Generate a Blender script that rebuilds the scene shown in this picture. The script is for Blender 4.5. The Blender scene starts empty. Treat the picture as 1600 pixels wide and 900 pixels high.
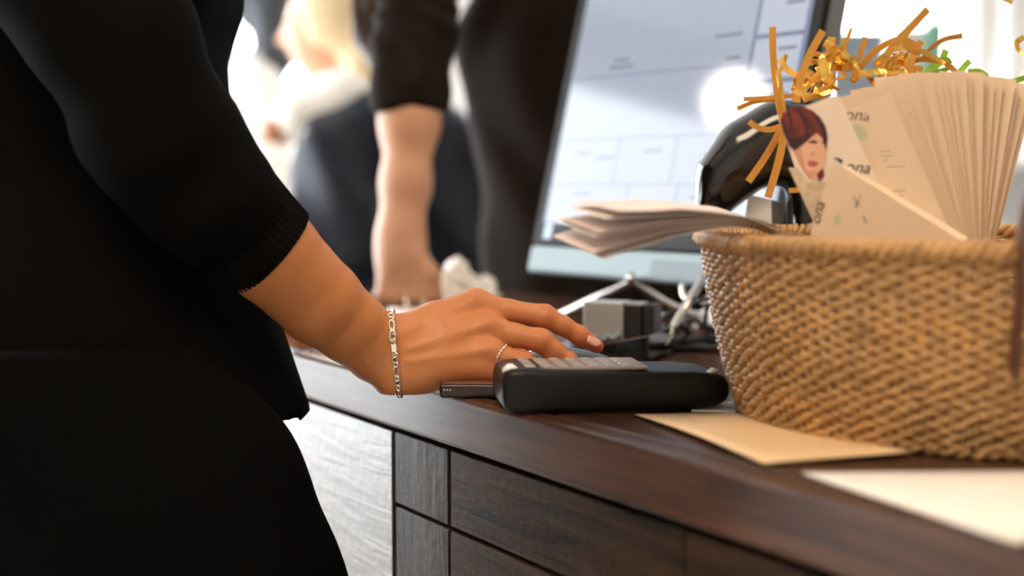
import bpy, bmesh, math, random
import numpy as np
from mathutils import Vector, Matrix, Quaternion

random.seed(7)
S = bpy.context.scene
COL = S.collection

# ------------------------------------------------------------------ camera, world, lights
CZ = 1.11; PITCH = math.atan(155 / 2222.0); FPX = 2222.0; ZC = 0.95
cam = bpy.data.cameras.new('camera'); cam_o = bpy.data.objects.new('camera', cam); COL.objects.link(cam_o)
cam_o.location = (0, 0, CZ); cam_o.rotation_euler = (math.pi / 2 - PITCH, 0, 0)
cam.sensor_width = 36; cam.lens = 50; cam.clip_start = 0.02
cam.dof.use_dof = True; cam.dof.focus_distance = 1.10; cam.dof.aperture_fstop = 2.7
S.camera = cam_o
W = bpy.data.worlds.new('sky'); S.world = W; W.use_nodes = True
bg = W.node_tree.nodes['Background']; bg.inputs[0].default_value = (0.92, 0.96, 1.0, 1); bg.inputs[1].default_value = 12.0
S.view_settings.view_transform = 'Standard'; S.view_settings.look = 'None'; S.view_settings.gamma = 1
S.view_settings.exposure = 0.0; S.view_settings.use_curve_mapping = False

def add_light(name, kind, loc, rot, energy, color, size=None, size_y=None, angle=None):
    l = bpy.data.lights.new(name, kind); o = bpy.data.objects.new(name, l); COL.objects.link(o)
    o.location = loc; o.rotation_euler = rot; l.energy = energy; l.color = color
    if size: l.size = size
    if size_y: l.shape = 'RECTANGLE'; l.size_y = size_y
    if angle: l.angle = angle
    return o
# low sun coming in through the shop window behind the counter, from the back left
sd = Vector((0.50, -0.72, -0.29)).normalized()
add_light('sun', 'SUN', (-3, 8, 5), sd.to_track_quat('-Z', 'Y').to_euler(), 3.0, (1.0, 0.93, 0.82), angle=math.radians(1.5))

# ------------------------------------------------------------------ helpers
_f = Vector((0, math.cos(PITCH), -math.sin(PITCH))); _u = Vector((0, math.sin(PITCH), math.cos(PITCH))); _r = Vector((1, 0, 0))
CAMP = Vector((0, 0, CZ))
def ray(px, py): return _r * ((px - 800) / FPX) + _u * ((450 - py) / FPX) + _f
def at(px, py, Y):
    d = ray(px, py); return CAMP + d * (Y / d.y)
def g(px, py, z=ZC):
    d = ray(px, py); return CAMP + d * ((z - CZ) / d.z)
def on_plane(px, py, p0, n):
    d = ray(px, py); return CAMP + d * ((p0 - CAMP).dot(n) / d.dot(n))

def mesh_obj(name, verts, faces, mat=None, parent=None, smooth=False):
    me = bpy.data.meshes.new(name)
    if isinstance(verts, np.ndarray):
        me.from_pydata(verts.tolist(), [], faces.tolist() if isinstance(faces, np.ndarray) else faces)
    else:
        me.from_pydata([tuple(v) for v in verts], [], faces)
    me.update()
    if smooth: me.polygons.foreach_set('use_smooth', [True] * len(me.polygons))
    o = bpy.data.objects.new(name, me); COL.objects.link(o)
    if mat: me.materials.append(mat)
    if parent: o.parent = parent
    return o
def empty(name, loc=(0, 0, 0), rz=0):
    o = bpy.data.objects.new(name, None); COL.objects.link(o); o.location = loc; o.rotation_euler = (0, 0, rz); o.empty_display_size = 0.05
    return o
def tag(o, label, cat, group=None):
    o['label'] = label; o['category'] = cat
    if group: o['group'] = group
    return o
def struct(o, label=None):
    o['kind'] = 'structure'
    if label: o['label'] = label
    return o
def bevel(o, w, seg=2, ang=40):
    m = o.modifiers.new('bevel', 'BEVEL'); m.width = w; m.segments = seg; m.limit_method = 'ANGLE'; m.angle_limit = math.radians(ang)
    o.data.polygons.foreach_set('use_smooth', [True] * len(o.data.polygons))
    m2 = o.modifiers.new('wn', 'WEIGHTED_NORMAL'); m2.keep_sharp = True
    return o
class MB:
    def __init__(s): s.v = []; s.f = []
    def add(s, vs, fs):
        n = len(s.v); s.v += [Vector(v) for v in vs]; s.f += [tuple(i + n for i in f) for f in fs]; return s
    def box(s, c, d, M=None):
        vs = [Vector((c[0] + sx * d[0] / 2, c[1] + sy * d[1] / 2, c[2] + sz * d[2] / 2)) for sx in (-1, 1) for sy in (-1, 1) for sz in (-1, 1)]
        if M: vs = [M @ v for v in vs]
        return s.add(vs, [(0, 1, 3, 2), (4, 6, 7, 5), (0, 4, 5, 1), (2, 3, 7, 6), (0, 2, 6, 4), (1, 5, 7, 3)])
    def prism(s, poly, ext):            # poly: 3D points, ext: extrusion vector
        n = len(poly); ext = Vector(ext)
        vs = [Vector(p) for p in poly] + [Vector(p) + ext for p in poly]
        return s.add(vs, [tuple(range(n - 1, -1, -1)), tuple(range(n, 2 * n))] + [(i, (i + 1) % n, n + (i + 1) % n, n + i) for i in range(n)])
    def tube(s, pts, r, sides=8, cap=True, closed=False):
        pts = [Vector(p) for p in pts]; n = len(pts); rs = r if hasattr(r, '__len__') else [r] * n
        base = len(s.v); up = None
        for i, p in enumerate(pts):
            a = pts[(i - 1) % n] if (closed or i > 0) else p; b = pts[(i + 1) % n] if (closed or i < n - 1) else p
            t = (b - a).normalized()
            if up is None: up = t.orthogonal().normalized()
            up = (up - t * up.dot(t)).normalized(); w = t.cross(up)
            for k in range(sides):
                an = 2 * math.pi * k / sides; s.v.append(p + (up * math.cos(an) + w * math.sin(an)) * rs[i])
        m = n if closed else n - 1
        for i in range(m):
            for k in range(sides):
                a = base + i * sides + k; b = base + i * sides + (k + 1) % sides
                c = base + ((i + 1) % n) * sides + (k + 1) % sides; d = base + ((i + 1) % n) * sides + k
                s.f.append((a, b, c, d))
        if cap and not closed:
            s.f.append(tuple(base + k for k in range(sides - 1, -1, -1))); s.f.append(tuple(base + (n - 1) * sides + k for k in range(sides)))
        return s
    def strip(s, pts, wid, side, th=0.0003, twist=0.0):   # ribbon of real thickness
        pts = [Vector(p) for p in pts]; n = len(pts); base = len(s.v); side = Vector(side)
        for i, p in enumerate(pts):
            t = (pts[min(i + 1, n - 1)] - pts[max(i - 1, 0)]).normalized()
            w = (side - t * side.dot(t)).normalized()
            if twist: w = Quaternion(t, twist * i / max(n - 1, 1)) @ w
            nn = t.cross(w)
            ww = wid if not hasattr(wid, '__len__') else wid[i]
            for a, b in ((-1, -1), (1, -1), (1, 1), (-1, 1)): s.v.append(p + w * (a * ww / 2) + nn * (b * th / 2))
        for i in range(n - 1):
            for k in range(4): s.f.append((base + i * 4 + k, base + i * 4 + (k + 1) % 4, base + (i + 1) * 4 + (k + 1) % 4, base + (i + 1) * 4 + k))
        s.f.append((base + 3, base + 2, base + 1, base)); e = base + (n - 1) * 4; s.f.append((e, e + 1, e + 2, e + 3))
        return s
    def loft(s, rings, cap=True, closed=True):
        base = len(s.v); n = len(rings[0])
        for r in rings: s.v += [Vector(p) for p in r]
        for i in range(len(rings) - 1):
            for k in range(n if closed else n - 1):
                s.f.append((base + i * n + k, base + i * n + (k + 1) % n, base + (i + 1) * n + (k + 1) % n, base + (i + 1) * n + k))
        if cap:
            s.f.append(tuple(base + k for k in range(n - 1, -1, -1))); e = base + (len(rings) - 1) * n; s.f.append(tuple(e + k for k in range(n)))
        return s
    def build(s, name, mat, parent=None, smooth=False):
        o = mesh_obj(name, s.v, s.f, mat, parent, smooth)
        bm = bmesh.new(); bm.from_mesh(o.data); bmesh.ops.recalc_face_normals(bm, faces=bm.faces); bm.to_mesh(o.data); bm.free()
        return o
def crom(pts, per=6):
    pts = [Vector(p) for p in pts]; out = []
    P = [pts[0] * 2 - pts[1]] + pts + [pts[-1] * 2 - pts[-2]]
    for i in range(1, len(P) - 2):
        a, b, c, d = P[i - 1:i + 3]
        for k in range(per):
            t = k / per
            out.append(0.5 * ((2 * b) + (c - a) * t + (2 * a - 5 * b + 4 * c - d) * t * t + (3 * b - a - 3 * c + d) * t ** 3))
    out.append(pts[-1]); return out

# ---- implicit bodies: smooth unions of tapered capsules, meshed by surface nets
class SDF:
    def __init__(s, lo, hi, h):
        s.lo = np.array(lo, np.float32); s.h = h
        n = np.ceil((np.array(hi) - np.array(lo)) / h).astype(int) + 1
        ax = [s.lo[i] + h * np.arange(n[i], dtype=np.float32) for i in range(3)]
        s.X = ax[0][:, None, None]; s.Y = ax[1][None, :, None]; s.Z = ax[2][None, None, :]
        s.shape = tuple(n); s.F = np.full(s.shape, 1.0, np.float32)
    def cone(s, a, b, ra, rb, flat=None):
        a = np.array(a, np.float32); b = np.array(b, np.float32); d = b - a; L2 = float(d @ d) + 1e-12
        t = np.clip(((s.X - a[0]) * d[0] + (s.Y - a[1]) * d[1] + (s.Z - a[2]) * d[2]) / L2, 0, 1)
        qx = s.X - a[0] - t * d[0]; qy = s.Y - a[1] - t * d[1]; qz = s.Z - a[2] - t * d[2]
        return np.sqrt(qx * qx + qy * qy + qz * qz) - (ra + (rb - ra) * t)
    def ell(s, c, r):
        x = s.X - c[0]; y = s.Y - c[1]; z = s.Z - c[2]
        k0 = np.sqrt((x / r[0]) ** 2 + (y / r[1]) ** 2 + (z / r[2]) ** 2); k1 = np.sqrt((x / r[0] ** 2) ** 2 + (y / r[1] ** 2) ** 2 + (z / r[2] ** 2) ** 2) + 1e-9
        return k0 * (k0 - 1) / k1
    def column(s, prof):                 # rows of (z, cx, cy, a, b)
        p = np.array(prof, np.float32); o = np.argsort(p[:, 0]); p = p[o]
        it = lambda k: np.interp(s.Z.ravel(), p[:, 0], p[:, k]).astype(np.float32)[None, None, :]
        cx, cy, a, b = it(1), it(2), it(3), it(4)
        d = (np.sqrt(((s.X - cx) / a) ** 2 + ((s.Y - cy) / b) ** 2) - 1) * np.minimum(a, b)
        return np.maximum(d, np.maximum(p[0, 0] - s.Z, s.Z - p[-1, 0]))
    def chain(s, pts, k):
        f = None
        for (p, r), (q, t) in zip(pts[:-1], pts[1:]):
            c = s.cone(p, q, r, t); f = c if f is None else smin(f, c, k)
        return f
    def add(s, f, k=0.005): s.F = smin(s.F, f, k); return s
    def cut(s, p, n):                    # keep the side n points away from
        n = np.array(n, np.float32); n /= np.linalg.norm(n)
        s.F = np.maximum(s.F, (s.X - p[0]) * n[0] + (s.Y - p[1]) * n[1] + (s.Z - p[2]) * n[2])
    def mesh(s):
        F = s.F; h = s.h; F[0] = F[-1] = 1; F[:, 0] = F[:, -1] = 1; F[:, :, 0] = F[:, :, -1] = 1
        I = F < 0
        C = np.zeros(tuple(np.array(F.shape) - 1), np.uint8)
        for i in (0, 1):
            for j in (0, 1):
                for k in (0, 1): C += I[i:F.shape[0] - 1 + i, j:F.shape[1] - 1 + j, k:F.shape[2] - 1 + k]
        cells = np.argwhere((C > 0) & (C < 8)); idx = np.full(C.shape, -1, np.int64); idx[tuple(cells.T)] = np.arange(len(cells))
        acc = np.zeros((len(cells), 3)); cnt = np.zeros(len(cells))
        cor = [(i, j, k) for i in (0, 1) for j in (0, 1) for k in (0, 1)]
        for a in cor:
            for ax in range(3):
                if a[ax]: continue
                b = list(a); b[ax] = 1
                fa = F[tuple((cells + a).T)]; fb = F[tuple((cells + b).T)]
                m = (fa < 0) != (fb < 0); t = np.where(m, fa / np.where(m, fa - fb, 1), 0)
                pos = np.tile(np.array(a, float), (len(cells), 1)); pos[:, ax] += t
                acc[m] += pos[m]; cnt[m] += 1
        V = (cells + acc / cnt[:, None]) * h + s.lo
        quads = []
        for ax in range(3):
            u, v = [(1, 2), (2, 0), (0, 1)][ax]
            sl0 = [slice(None)] * 3; sl1 = [slice(None)] * 3; sl0[ax] = slice(0, -1); sl1[ax] = slice(1, None)
            a = I[tuple(sl0)]; b = I[tuple(sl1)]
            E = np.argwhere(a != b); flip = a[tuple(E.T)]
            eu = np.zeros(3, int); eu[u] = 1; ev = np.zeros(3, int); ev[v] = 1
            q = np.stack([idx[tuple((E - eu - ev).T)], idx[tuple((E - ev).T)], idx[tuple(E.T)], idx[tuple((E - eu).T)]], 1)
            q[~flip] = q[~flip][:, ::-1]; quads.append(q)
        return V, np.concatenate(quads)
    def build(s, name, mat, parent=None):
        V, Q = s.mesh(); me = bpy.data.meshes.new(name)
        me.vertices.add(len(V)); me.vertices.foreach_set('co', V.astype(np.float32).ravel())
        me.loops.add(len(Q) * 4); me.loops.foreach_set('vertex_index', Q.astype(np.int32).ravel())
        me.polygons.add(len(Q)); me.polygons.foreach_set('loop_start', np.arange(0, len(Q) * 4, 4, dtype=np.int32))
        me.update(calc_edges=True); me.validate()
        me.polygons.foreach_set('use_smooth', np.ones(len(me.polygons), bool))
        o = bpy.data.objects.new(name, me); COL.objects.link(o); me.materials.append(mat)
        if parent: o.parent = parent
        return o
def smin(a, b, k):
    h = np.clip(0.5 + 0.5 * (b - a) / k, 0, 1); return b + (a - b) * h - k * h * (1 - h)

# ------------------------------------------------------------------ materials
def new_mat(name):
    m = bpy.data.materials.new(name); m.use_nodes = True
    return m, m.node_tree, m.node_tree.nodes['Principled BSDF']
def simple(name, col, rough=0.5, metal=0.0, spec=0.5, var=0.12, scale=40, bump=0.0, bscale=300, sheen=0.0, coat=0.0):
    m, t, b = new_mat(name); N, L = t.nodes, t.links
    tc = N.new('ShaderNodeTexCoord'); nz = N.new('ShaderNodeTexNoise'); nz.inputs['Scale'].default_value = scale; nz.inputs['Detail'].default_value = 4
    L.new(tc.outputs['Object'], nz.inputs['Vector'])
    mx = N.new('ShaderNodeMix'); mx.data_type = 'RGBA'
    mx.inputs[6].default_value = tuple(c * (1 - var) for c in col) + (1,); mx.inputs[7].default_value = tuple(min(1, c * (1 + var)) for c in col) + (1,)
    L.new(nz.outputs['Fac'], mx.inputs[0]); L.new(mx.outputs[2], b.inputs['Base Color'])
    b.inputs['Roughness'].default_value = rough; b.inputs['Metallic'].default_value = metal; b.inputs['Specular IOR Level'].default_value = spec
    if sheen: b.inputs['Sheen Weight'].default_value = sheen; b.inputs['Sheen Roughness'].default_value = 0.4
    if coat: b.inputs['Coat Weight'].default_value = coat; b.inputs['Coat Roughness'].default_value = 0.08
    if bump:
        n2 = N.new('ShaderNodeTexNoise'); n2.inputs['Scale'].default_value = bscale; n2.inputs['Detail'].default_value = 3; L.new(tc.outputs['Object'], n2.inputs['Vector'])
        bp = N.new('ShaderNodeBump'); bp.inputs['Strength'].default_value = bump; bp.inputs['Distance'].default_value = 0.001
        L.new(n2.outputs['Fac'], bp.inputs['Height']); L.new(bp.outputs[0], b.inputs['Normal'])
    return m
def wood(name, c1, c2, rough, bump, stretch=(3, 60, 60), coat=0.0, spec=0.5):
    m, t, b = new_mat(name); N, L = t.nodes, t.links
    tc = N.new('ShaderNodeTexCoord'); mp = N.new('ShaderNodeMapping'); mp.inputs['Scale'].default_value = stretch; L.new(tc.outputs['Object'], mp.inputs[0])
    oi = N.new('ShaderNodeObjectInfo'); ad = N.new('ShaderNodeVectorMath'); ad.operation = 'ADD'
    sc = N.new('ShaderNodeMath'); sc.operation = 'MULTIPLY'; sc.inputs[1].default_value = 37.0; L.new(oi.outputs['Random'], sc.inputs[0])
    L.new(mp.outputs[0], ad.inputs[0]); L.new(sc.outputs[0], ad.inputs[1])
    n1 = N.new('ShaderNodeTexNoise'); n1.inputs['Scale'].default_value = 1.0; n1.inputs['Detail'].default_value = 7; n1.inputs['Roughness'].default_value = 0.62; n1.inputs['Distortion'].default_value = 0.6
    L.new(ad.outputs[0], n1.inputs['Vector'])
    cr = N.new('ShaderNodeValToRGB'); cr.color_ramp.elements[0].position = 0.3; cr.color_ramp.elements[1].position = 0.72
    cr.color_ramp.elements[0].color = (*c1, 1); cr.color_ramp.elements[1].color = (*c2, 1)
    L.new(n1.outputs['Fac'], cr.inputs[0]); L.new(cr.outputs[0], b.inputs['Base Color'])
    n2 = N.new('ShaderNodeTexNoise'); n2.inputs['Scale'].default_value = 90; n2.inputs['Detail'].default_value = 5; L.new(tc.outputs['Object'], n2.inputs['Vector'])
    mm = N.new('ShaderNodeMath'); mm.operation = 'MULTIPLY_ADD'; mm.inputs[1].default_value = 0.45; L.new(n2.outputs['Fac'], mm.inputs[0]); L.new(n1.outputs['Fac'], mm.inputs[2])
    bp = N.new('ShaderNodeBump'); bp.inputs['Strength'].default_value = bump; bp.inputs['Distance'].default_value = 0.002; L.new(mm.outputs[0], bp.inputs['Height']); L.new(bp.outputs[0], b.inputs['Normal'])
    b.inputs['Roughness'].default_value = rough; b.inputs['Specular IOR Level'].default_value = spec
    if coat: b.inputs['Coat Weight'].default_value = coat; b.inputs['Coat Roughness'].default_value = 0.28
    return m
def skin(name, col, sss=0.12, spec=0.4, rough=0.45):
    m, t, b = new_mat(name); N, L = t.nodes, t.links
    tc = N.new('ShaderNodeTexCoord')
    nz = N.new('ShaderNodeTexNoise'); nz.inputs['Scale'].default_value = 38; nz.inputs['Detail'].default_value = 5; L.new(tc.outputs['Object'], nz.inputs['Vector'])
    mx = N.new('ShaderNodeMix'); mx.data_type = 'RGBA'
    mx.inputs[6].default_value = (col[0] * 0.92, col[1] * 0.84, col[2] * 0.8, 1); mx.inputs[7].default_value = (col[0] * 1.06, col[1] * 1.1, col[2] * 1.1, 1)
    L.new(nz.outputs['Fac'], mx.inputs[0])
    at_ = N.new('ShaderNodeAttribute'); at_.attribute_name = 'flush'
    m2 = N.new('ShaderNodeMix'); m2.data_type = 'RGBA'; m2.inputs[7].default_value = (col[0] * 1.05, col[1] * 0.78, col[2] * 0.85, 1)
    L.new(at_.outputs['Fac'], m2.inputs[0]); L.new(mx.outputs[2], m2.inputs[6]); L.new(m2.outputs[2], b.inputs['Base Color'])
    vo = N.new('ShaderNodeTexVoronoi'); vo.inputs['Scale'].default_value = 900; L.new(tc.outputs['Object'], vo.inputs['Vector'])
    n3 = N.new('ShaderNodeTexNoise'); n3.inputs['Scale'].default_value = 160; n3.inputs['Detail'].default_value = 4; L.new(tc.outputs['Object'], n3.inputs['Vector'])
    mm = N.new('ShaderNodeMath'); mm.operation = 'MULTIPLY_ADD'; mm.inputs[1].default_value = 0.35; L.new(vo.outputs['Distance'], mm.inputs[0]); L.new(n3.outputs['Fac'], mm.inputs[2])
    bp = N.new('ShaderNodeBump'); bp.inputs['Strength'].default_value = 0.4; bp.inputs['Distance'].default_value = 0.001; L.new(mm.outputs[0], bp.inputs['Height']); L.new(bp.outputs[0], b.inputs['Normal'])
    b.inputs['Roughness'].default_value = rough; b.inputs['Specular IOR Level'].default_value = spec
    b.inputs['Subsurface Weight'].default_value = sss; b.inputs['Subsurface Radius'].default_value = (1.0, 0.35, 0.15); b.inputs['Subsurface Scale'].default_value = 0.006
    return m
def emit(name, col, st, rough=0.05, base=(0.01, 0.01, 0.01), spec=0.42):
    m, t, b = new_mat(name); b.inputs['Base Color'].default_value = (*base, 1)
    b.inputs['Emission Color'].default_value = (*col, 1); b.inputs['Emission Strength'].default_value = st; b.inputs['Roughness'].default_value = rough; b.inputs['Specular IOR Level'].default_value = spec
    return m
def pane_mat():
    m, t, b = new_mat('window_glass'); N, L = t.nodes, t.links
    tr = N.new('ShaderNodeBsdfTransparent'); gl = N.new('ShaderNodeBsdfGlossy'); gl.inputs['Roughness'].default_value = 0.02
    mx = N.new('ShaderNodeMixShader'); mx.inputs[0].default_value = 0.06
    L.new(tr.outputs[0], mx.inputs[1]); L.new(gl.outputs[0], mx.inputs[2]); L.new(mx.outputs[0], N['Material Output'].inputs['Surface']); return m

M = dict(
    top=wood('stained_counter_wood', (0.014, 0.008, 0.006), (0.10, 0.045, 0.024), 0.27, 0.10, (4, 70, 70)),
    fascia=wood('stained_edge_wood', (0.012, 0.008, 0.007), (0.13, 0.058, 0.032), 0.36, 0.14, (4, 80, 80), spec=0.3),
    plank=wood('rough_sawn_plank', (0.008, 0.006, 0.005), (0.065, 0.036, 0.019), 0.5, 0.8, (5, 60, 60), spec=0.07),
    plankg=wood('varnished_plank', (0.02, 0.015, 0.012), (0.10, 0.06, 0.035), 0.32, 0.9, (5, 60, 60), coat=0.22),
    plankv=wood('upright_grain_plank', (0.010, 0.007, 0.006), (0.055, 0.033, 0.022), 0.45, 0.9, (40, 60, 6), spec=0.10),
    dark=simple('cabinet_core', (0.01, 0.008, 0.007), 0.8),
    skin=skin('tan_skin', (0.54, 0.215, 0.083)),
    skin2=skin('light_skin', (0.62, 0.33, 0.2)),
    nail=simple('nail', (0.68, 0.36, 0.27), 0.25, var=0.05),
    knit=simple('black_knit', (0.0030, 0.0027, 0.0026), 0.9, spec=0.05, var=0.3, scale=400, bump=0.5, bscale=900),
    cuff=simple('black_rib_knit', (0.0050, 0.0044, 0.0040), 0.9, spec=0.06, var=0.3, scale=400, bump=0.4, bscale=900),
    trouser=simple('black_trouser_cloth', (0.0022, 0.0022, 0.0024), 0.9, spec=0.04, var=0.3, scale=120),
    hair_dark=simple('dark_hair', (0.03, 0.015, 0.009), 0.45, var=0.4, scale=200),
    hair_blond=simple('blond_hair', (0.75, 0.58, 0.36), 0.45, var=0.25, scale=120),
    bgknit=simple('dark_brown_knit', (0.014, 0.0095, 0.007), 0.8, spec=0.06, var=0.3, scale=60, bump=0.4, bscale=200, sheen=0.03),
    bgtrouser=simple('charcoal_cloth', (0.006, 0.0055, 0.005), 0.9, spec=0.08, var=0.3),
    navy=simple('navy_cape_cloth', (0.006, 0.009, 0.018), 0.5, spec=0.22, var=0.3, scale=12),
    white_cloth=simple('white_cotton', (0.92, 0.91, 0.88), 0.8, var=0.05),
    greycoat=simple('slate_coat_cloth', (0.06, 0.07, 0.085), 0.8, var=0.2, scale=20),
    red=simple('red_vinyl', (0.32, 0.012, 0.012), 0.35, var=0.1),
    silver=simple('silver_link', (0.86, 0.80, 0.70), 0.16, 1.0, var=0.04),
    steel=simple('stand_steel', (0.62, 0.60, 0.57), 0.25, 1.0, var=0.05),
    gold=simple('gold_foil', (0.95, 0.56, 0.13), 0.22, 1.0, var=0.12, scale=90),
    goldpaper=simple('gold_paper_back', (0.62, 0.30, 0.05), 0.42, 0.25, var=0.15, scale=90),
    green=simple('lime_paper', (0.32, 0.62, 0.06), 0.6, var=0.12),
    wick=simple('seagrass', (0.50, 0.285, 0.11), 0.33, var=0.6, scale=55, bump=0.5, bscale=700, spec=0.6),
    wick_in=simple('seagrass_stake', (0.26, 0.14, 0.05), 0.5, var=0.4, scale=60),
    leather=simple('brown_leather', (0.10, 0.032, 0.018), 0.45, var=0.2),
    card=simple('cream_card', (0.80, 0.62, 0.44), 0.55, var=0.03, scale=15),
    cardw=simple('pale_card', (0.84, 0.70, 0.56), 0.42, var=0.02, scale=15),
    kraft=simple('kraft_card', (0.82, 0.58, 0.33), 0.5, var=0.05, scale=12),
    paper=simple('white_paper', (0.86, 0.80, 0.74), 0.6, var=0.02),
    pinkpaper=simple('blush_paper', (0.80, 0.66, 0.62), 0.6, var=0.05),
    ink=simple('dark_ink', (0.035, 0.025, 0.02), 0.6), inkfaint=simple('grey_ink', (0.50, 0.40, 0.30), 0.6), inkgreen=simple('sage_ink', (0.58, 0.58, 0.34), 0.6),
    p_hair=simple('printed_red_hair', (0.15, 0.022, 0.016), 0.45, var=0.75, scale=75), p_hair2=simple('printed_dark_hair', (0.05, 0.012, 0.014), 0.45, var=0.5, scale=90),
    p_hair3=simple('printed_light_hair', (0.20, 0.032, 0.022), 0.45, var=0.6, scale=90),
    p_face=simple('printed_face', (0.80, 0.46, 0.29), 0.45, var=0.06), p_face2=simple('printed_cheek', (0.66, 0.33, 0.2), 0.45, var=0.06),
    p_lip=simple('printed_lips', (0.50, 0.10, 0.075), 0.45, var=0.1), p_knit=simple('printed_knitwear', (0.62, 0.50, 0.34), 0.45, var=0.4, scale=220),
    plastic=simple('black_plastic', (0.005, 0.0055, 0.0045), 0.42, spec=0.28, var=0.2, scale=80),
    gloss=simple('glossy_black_plastic', (0.006, 0.006, 0.007), 0.12, coat=0.6),
    matteblack=simple('matte_black_plastic', (0.012, 0.012, 0.013), 0.5),
    key=simple('grey_rubber_keys', (0.30, 0.27, 0.25), 0.35, var=0.15), keybed=simple('taupe_keypad', (0.22, 0.17, 0.145), 0.4),
    capwhite=simple('white_corner_cap', (0.85, 0.88, 0.95), 0.3), glassdark=simple('dark_display_glass', (0.05, 0.055, 0.06), 0.06, coat=1.0),
    phone=simple('bronze_phone_glass', (0.20, 0.095, 0.07), 0.18, var=0.05, coat=0.5), phone_side=simple('phone_side_band', (0.035, 0.02, 0.018), 0.25, metal=0.4),
    alu=simple('brushed_aluminium', (0.50, 0.53, 0.55), 0.42, 0.6, var=0.06, scale=200),
    chin=simple('pale_silver_plastic', (0.36, 0.48, 0.54), 0.45, 0.0, spec=0.2, var=0.02), bezel=simple('bezel_black', (0.006, 0.0065, 0.007), 0.5, spec=0.15), sidegrey=simple('monitor_side_grey', (0.13, 0.15, 0.17), 0.4),
    cable=simple('black_cable', (0.008, 0.008, 0.009), 0.45),
    screen=emit('screen_glow', (0.56, 0.61, 0.76), 0.66), screen2=emit('screen_panel_glow', (0.62, 0.66, 0.80), 0.76), screenline=emit('screen_line_glow', (0.30, 0.35, 0.55), 0.55),
    screendark=emit('screen_taskbar_glow', (0.012, 0.014, 0.018), 1.0, 0.3, spec=0.08), screenbtn=emit('screen_button_glow', (0.45, 0.68, 0.85), 0.9), screentxt=emit('screen_text_glow', (0.24, 0.27, 0.38), 0.45),
    wall=simple('white_wall_paint', (0.50, 0.48, 0.45), 0.8, var=0.03, scale=3), ceil=simple('ceiling_paint', (0.50, 0.49, 0.47), 0.85, var=0.02),
    floor=simple('pale_tile_floor', (0.50, 0.45, 0.39), 0.4, var=0.06, scale=4), frame=simple('pale_window_frame', (0.62, 0.66, 0.66), 0.5, var=0.03),
    globe=emit('globe_glow', (1.0, 0.92, 0.82), 26.0, 0.4, (0.8, 0.8, 0.8)), glass=pane_mat(), lampglass=emit('lamp_diffuser', (1.0, 0.82, 0.62), 4.0, 0.4, (0.8, 0.8, 0.8)), lampmetal=simple('lamp_metal', (0.5, 0.48, 0.45), 0.3, 0.8),
    boxgrey=simple('blue_grey_board', (0.22, 0.27, 0.31), 0.5), boxpale=simple('pale_carton', (0.75, 0.68, 0.63), 0.6), boxgreen=simple('bottle_green', (0.16, 0.36, 0.26), 0.4), shelf=simple('white_shelf_board', (0.75, 0.76, 0.76), 0.5),
)

# ------------------------------------------------------------------ room shell
RX0, RX1, RY0, RY1, RH = -3.4, 3.2, -2.2, 5.6, 2.9
struct(MB().box(((RX0 + RX1) / 2, (RY0 + RY1) / 2, -0.05), (RX1 - RX0 + .4, RY1 - RY0 + .4, 0.1)).build('floor', M['floor']))
struct(MB().box(((RX0 + RX1) / 2, (RY0 + RY1) / 2, RH + 0.05), (RX1 - RX0 + .4, RY1 - RY0 + .4, 0.1)).build('ceiling', M['ceil']))
T = 0.15
struct(MB().box((RX1 + T / 2, (RY0 + RY1) / 2, RH / 2), (T, RY1 - RY0, RH)).build('wall_right', M['wall']))
struct(MB().box(((RX0 + RX1) / 2, RY0 - T / 2, RH / 2), (RX1 - RX0, T, RH)).build('wall_front', M['wall']))
def wall_open(name, axis, c, a0, a1, openings):   # wall with rectangular openings (lo, hi, z0, z1)
    mb = MB(); xs = a0
    def bx(lo, hi, z0, z1):
        if hi - lo < 1e-4 or z1 - z0 < 1e-4: return
        if axis == 'y': mb.box(((lo + hi) / 2, c, (z0 + z1) / 2), (hi - lo, T, z1 - z0))
        else: mb.box((c, (lo + hi) / 2, (z0 + z1) / 2), (T, hi - lo, z1 - z0))
    for lo, hi, z0, z1 in openings:
        bx(xs, lo, 0, RH); bx(lo, hi, 0, z0); bx(lo, hi, z1, RH); xs = hi
    bx(xs, a1, 0, RH)
    return struct(mb.build(name, M['wall']))
back_op = [(-3.1, -0.34, 0.25, 2.75), (0.15, 2.9, 0.25, 2.75)]
left_op = [(1.75, 3.45, 0.03, 2.7), (3.55, 5.3, 0.03, 2.7)]
wall_open('wall_back', 'y', RY1 + T / 2, RX0, RX1, back_op)
wall_open('wall_left', 'x', RX0 - T / 2, RY0, RY1, left_op)
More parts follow.
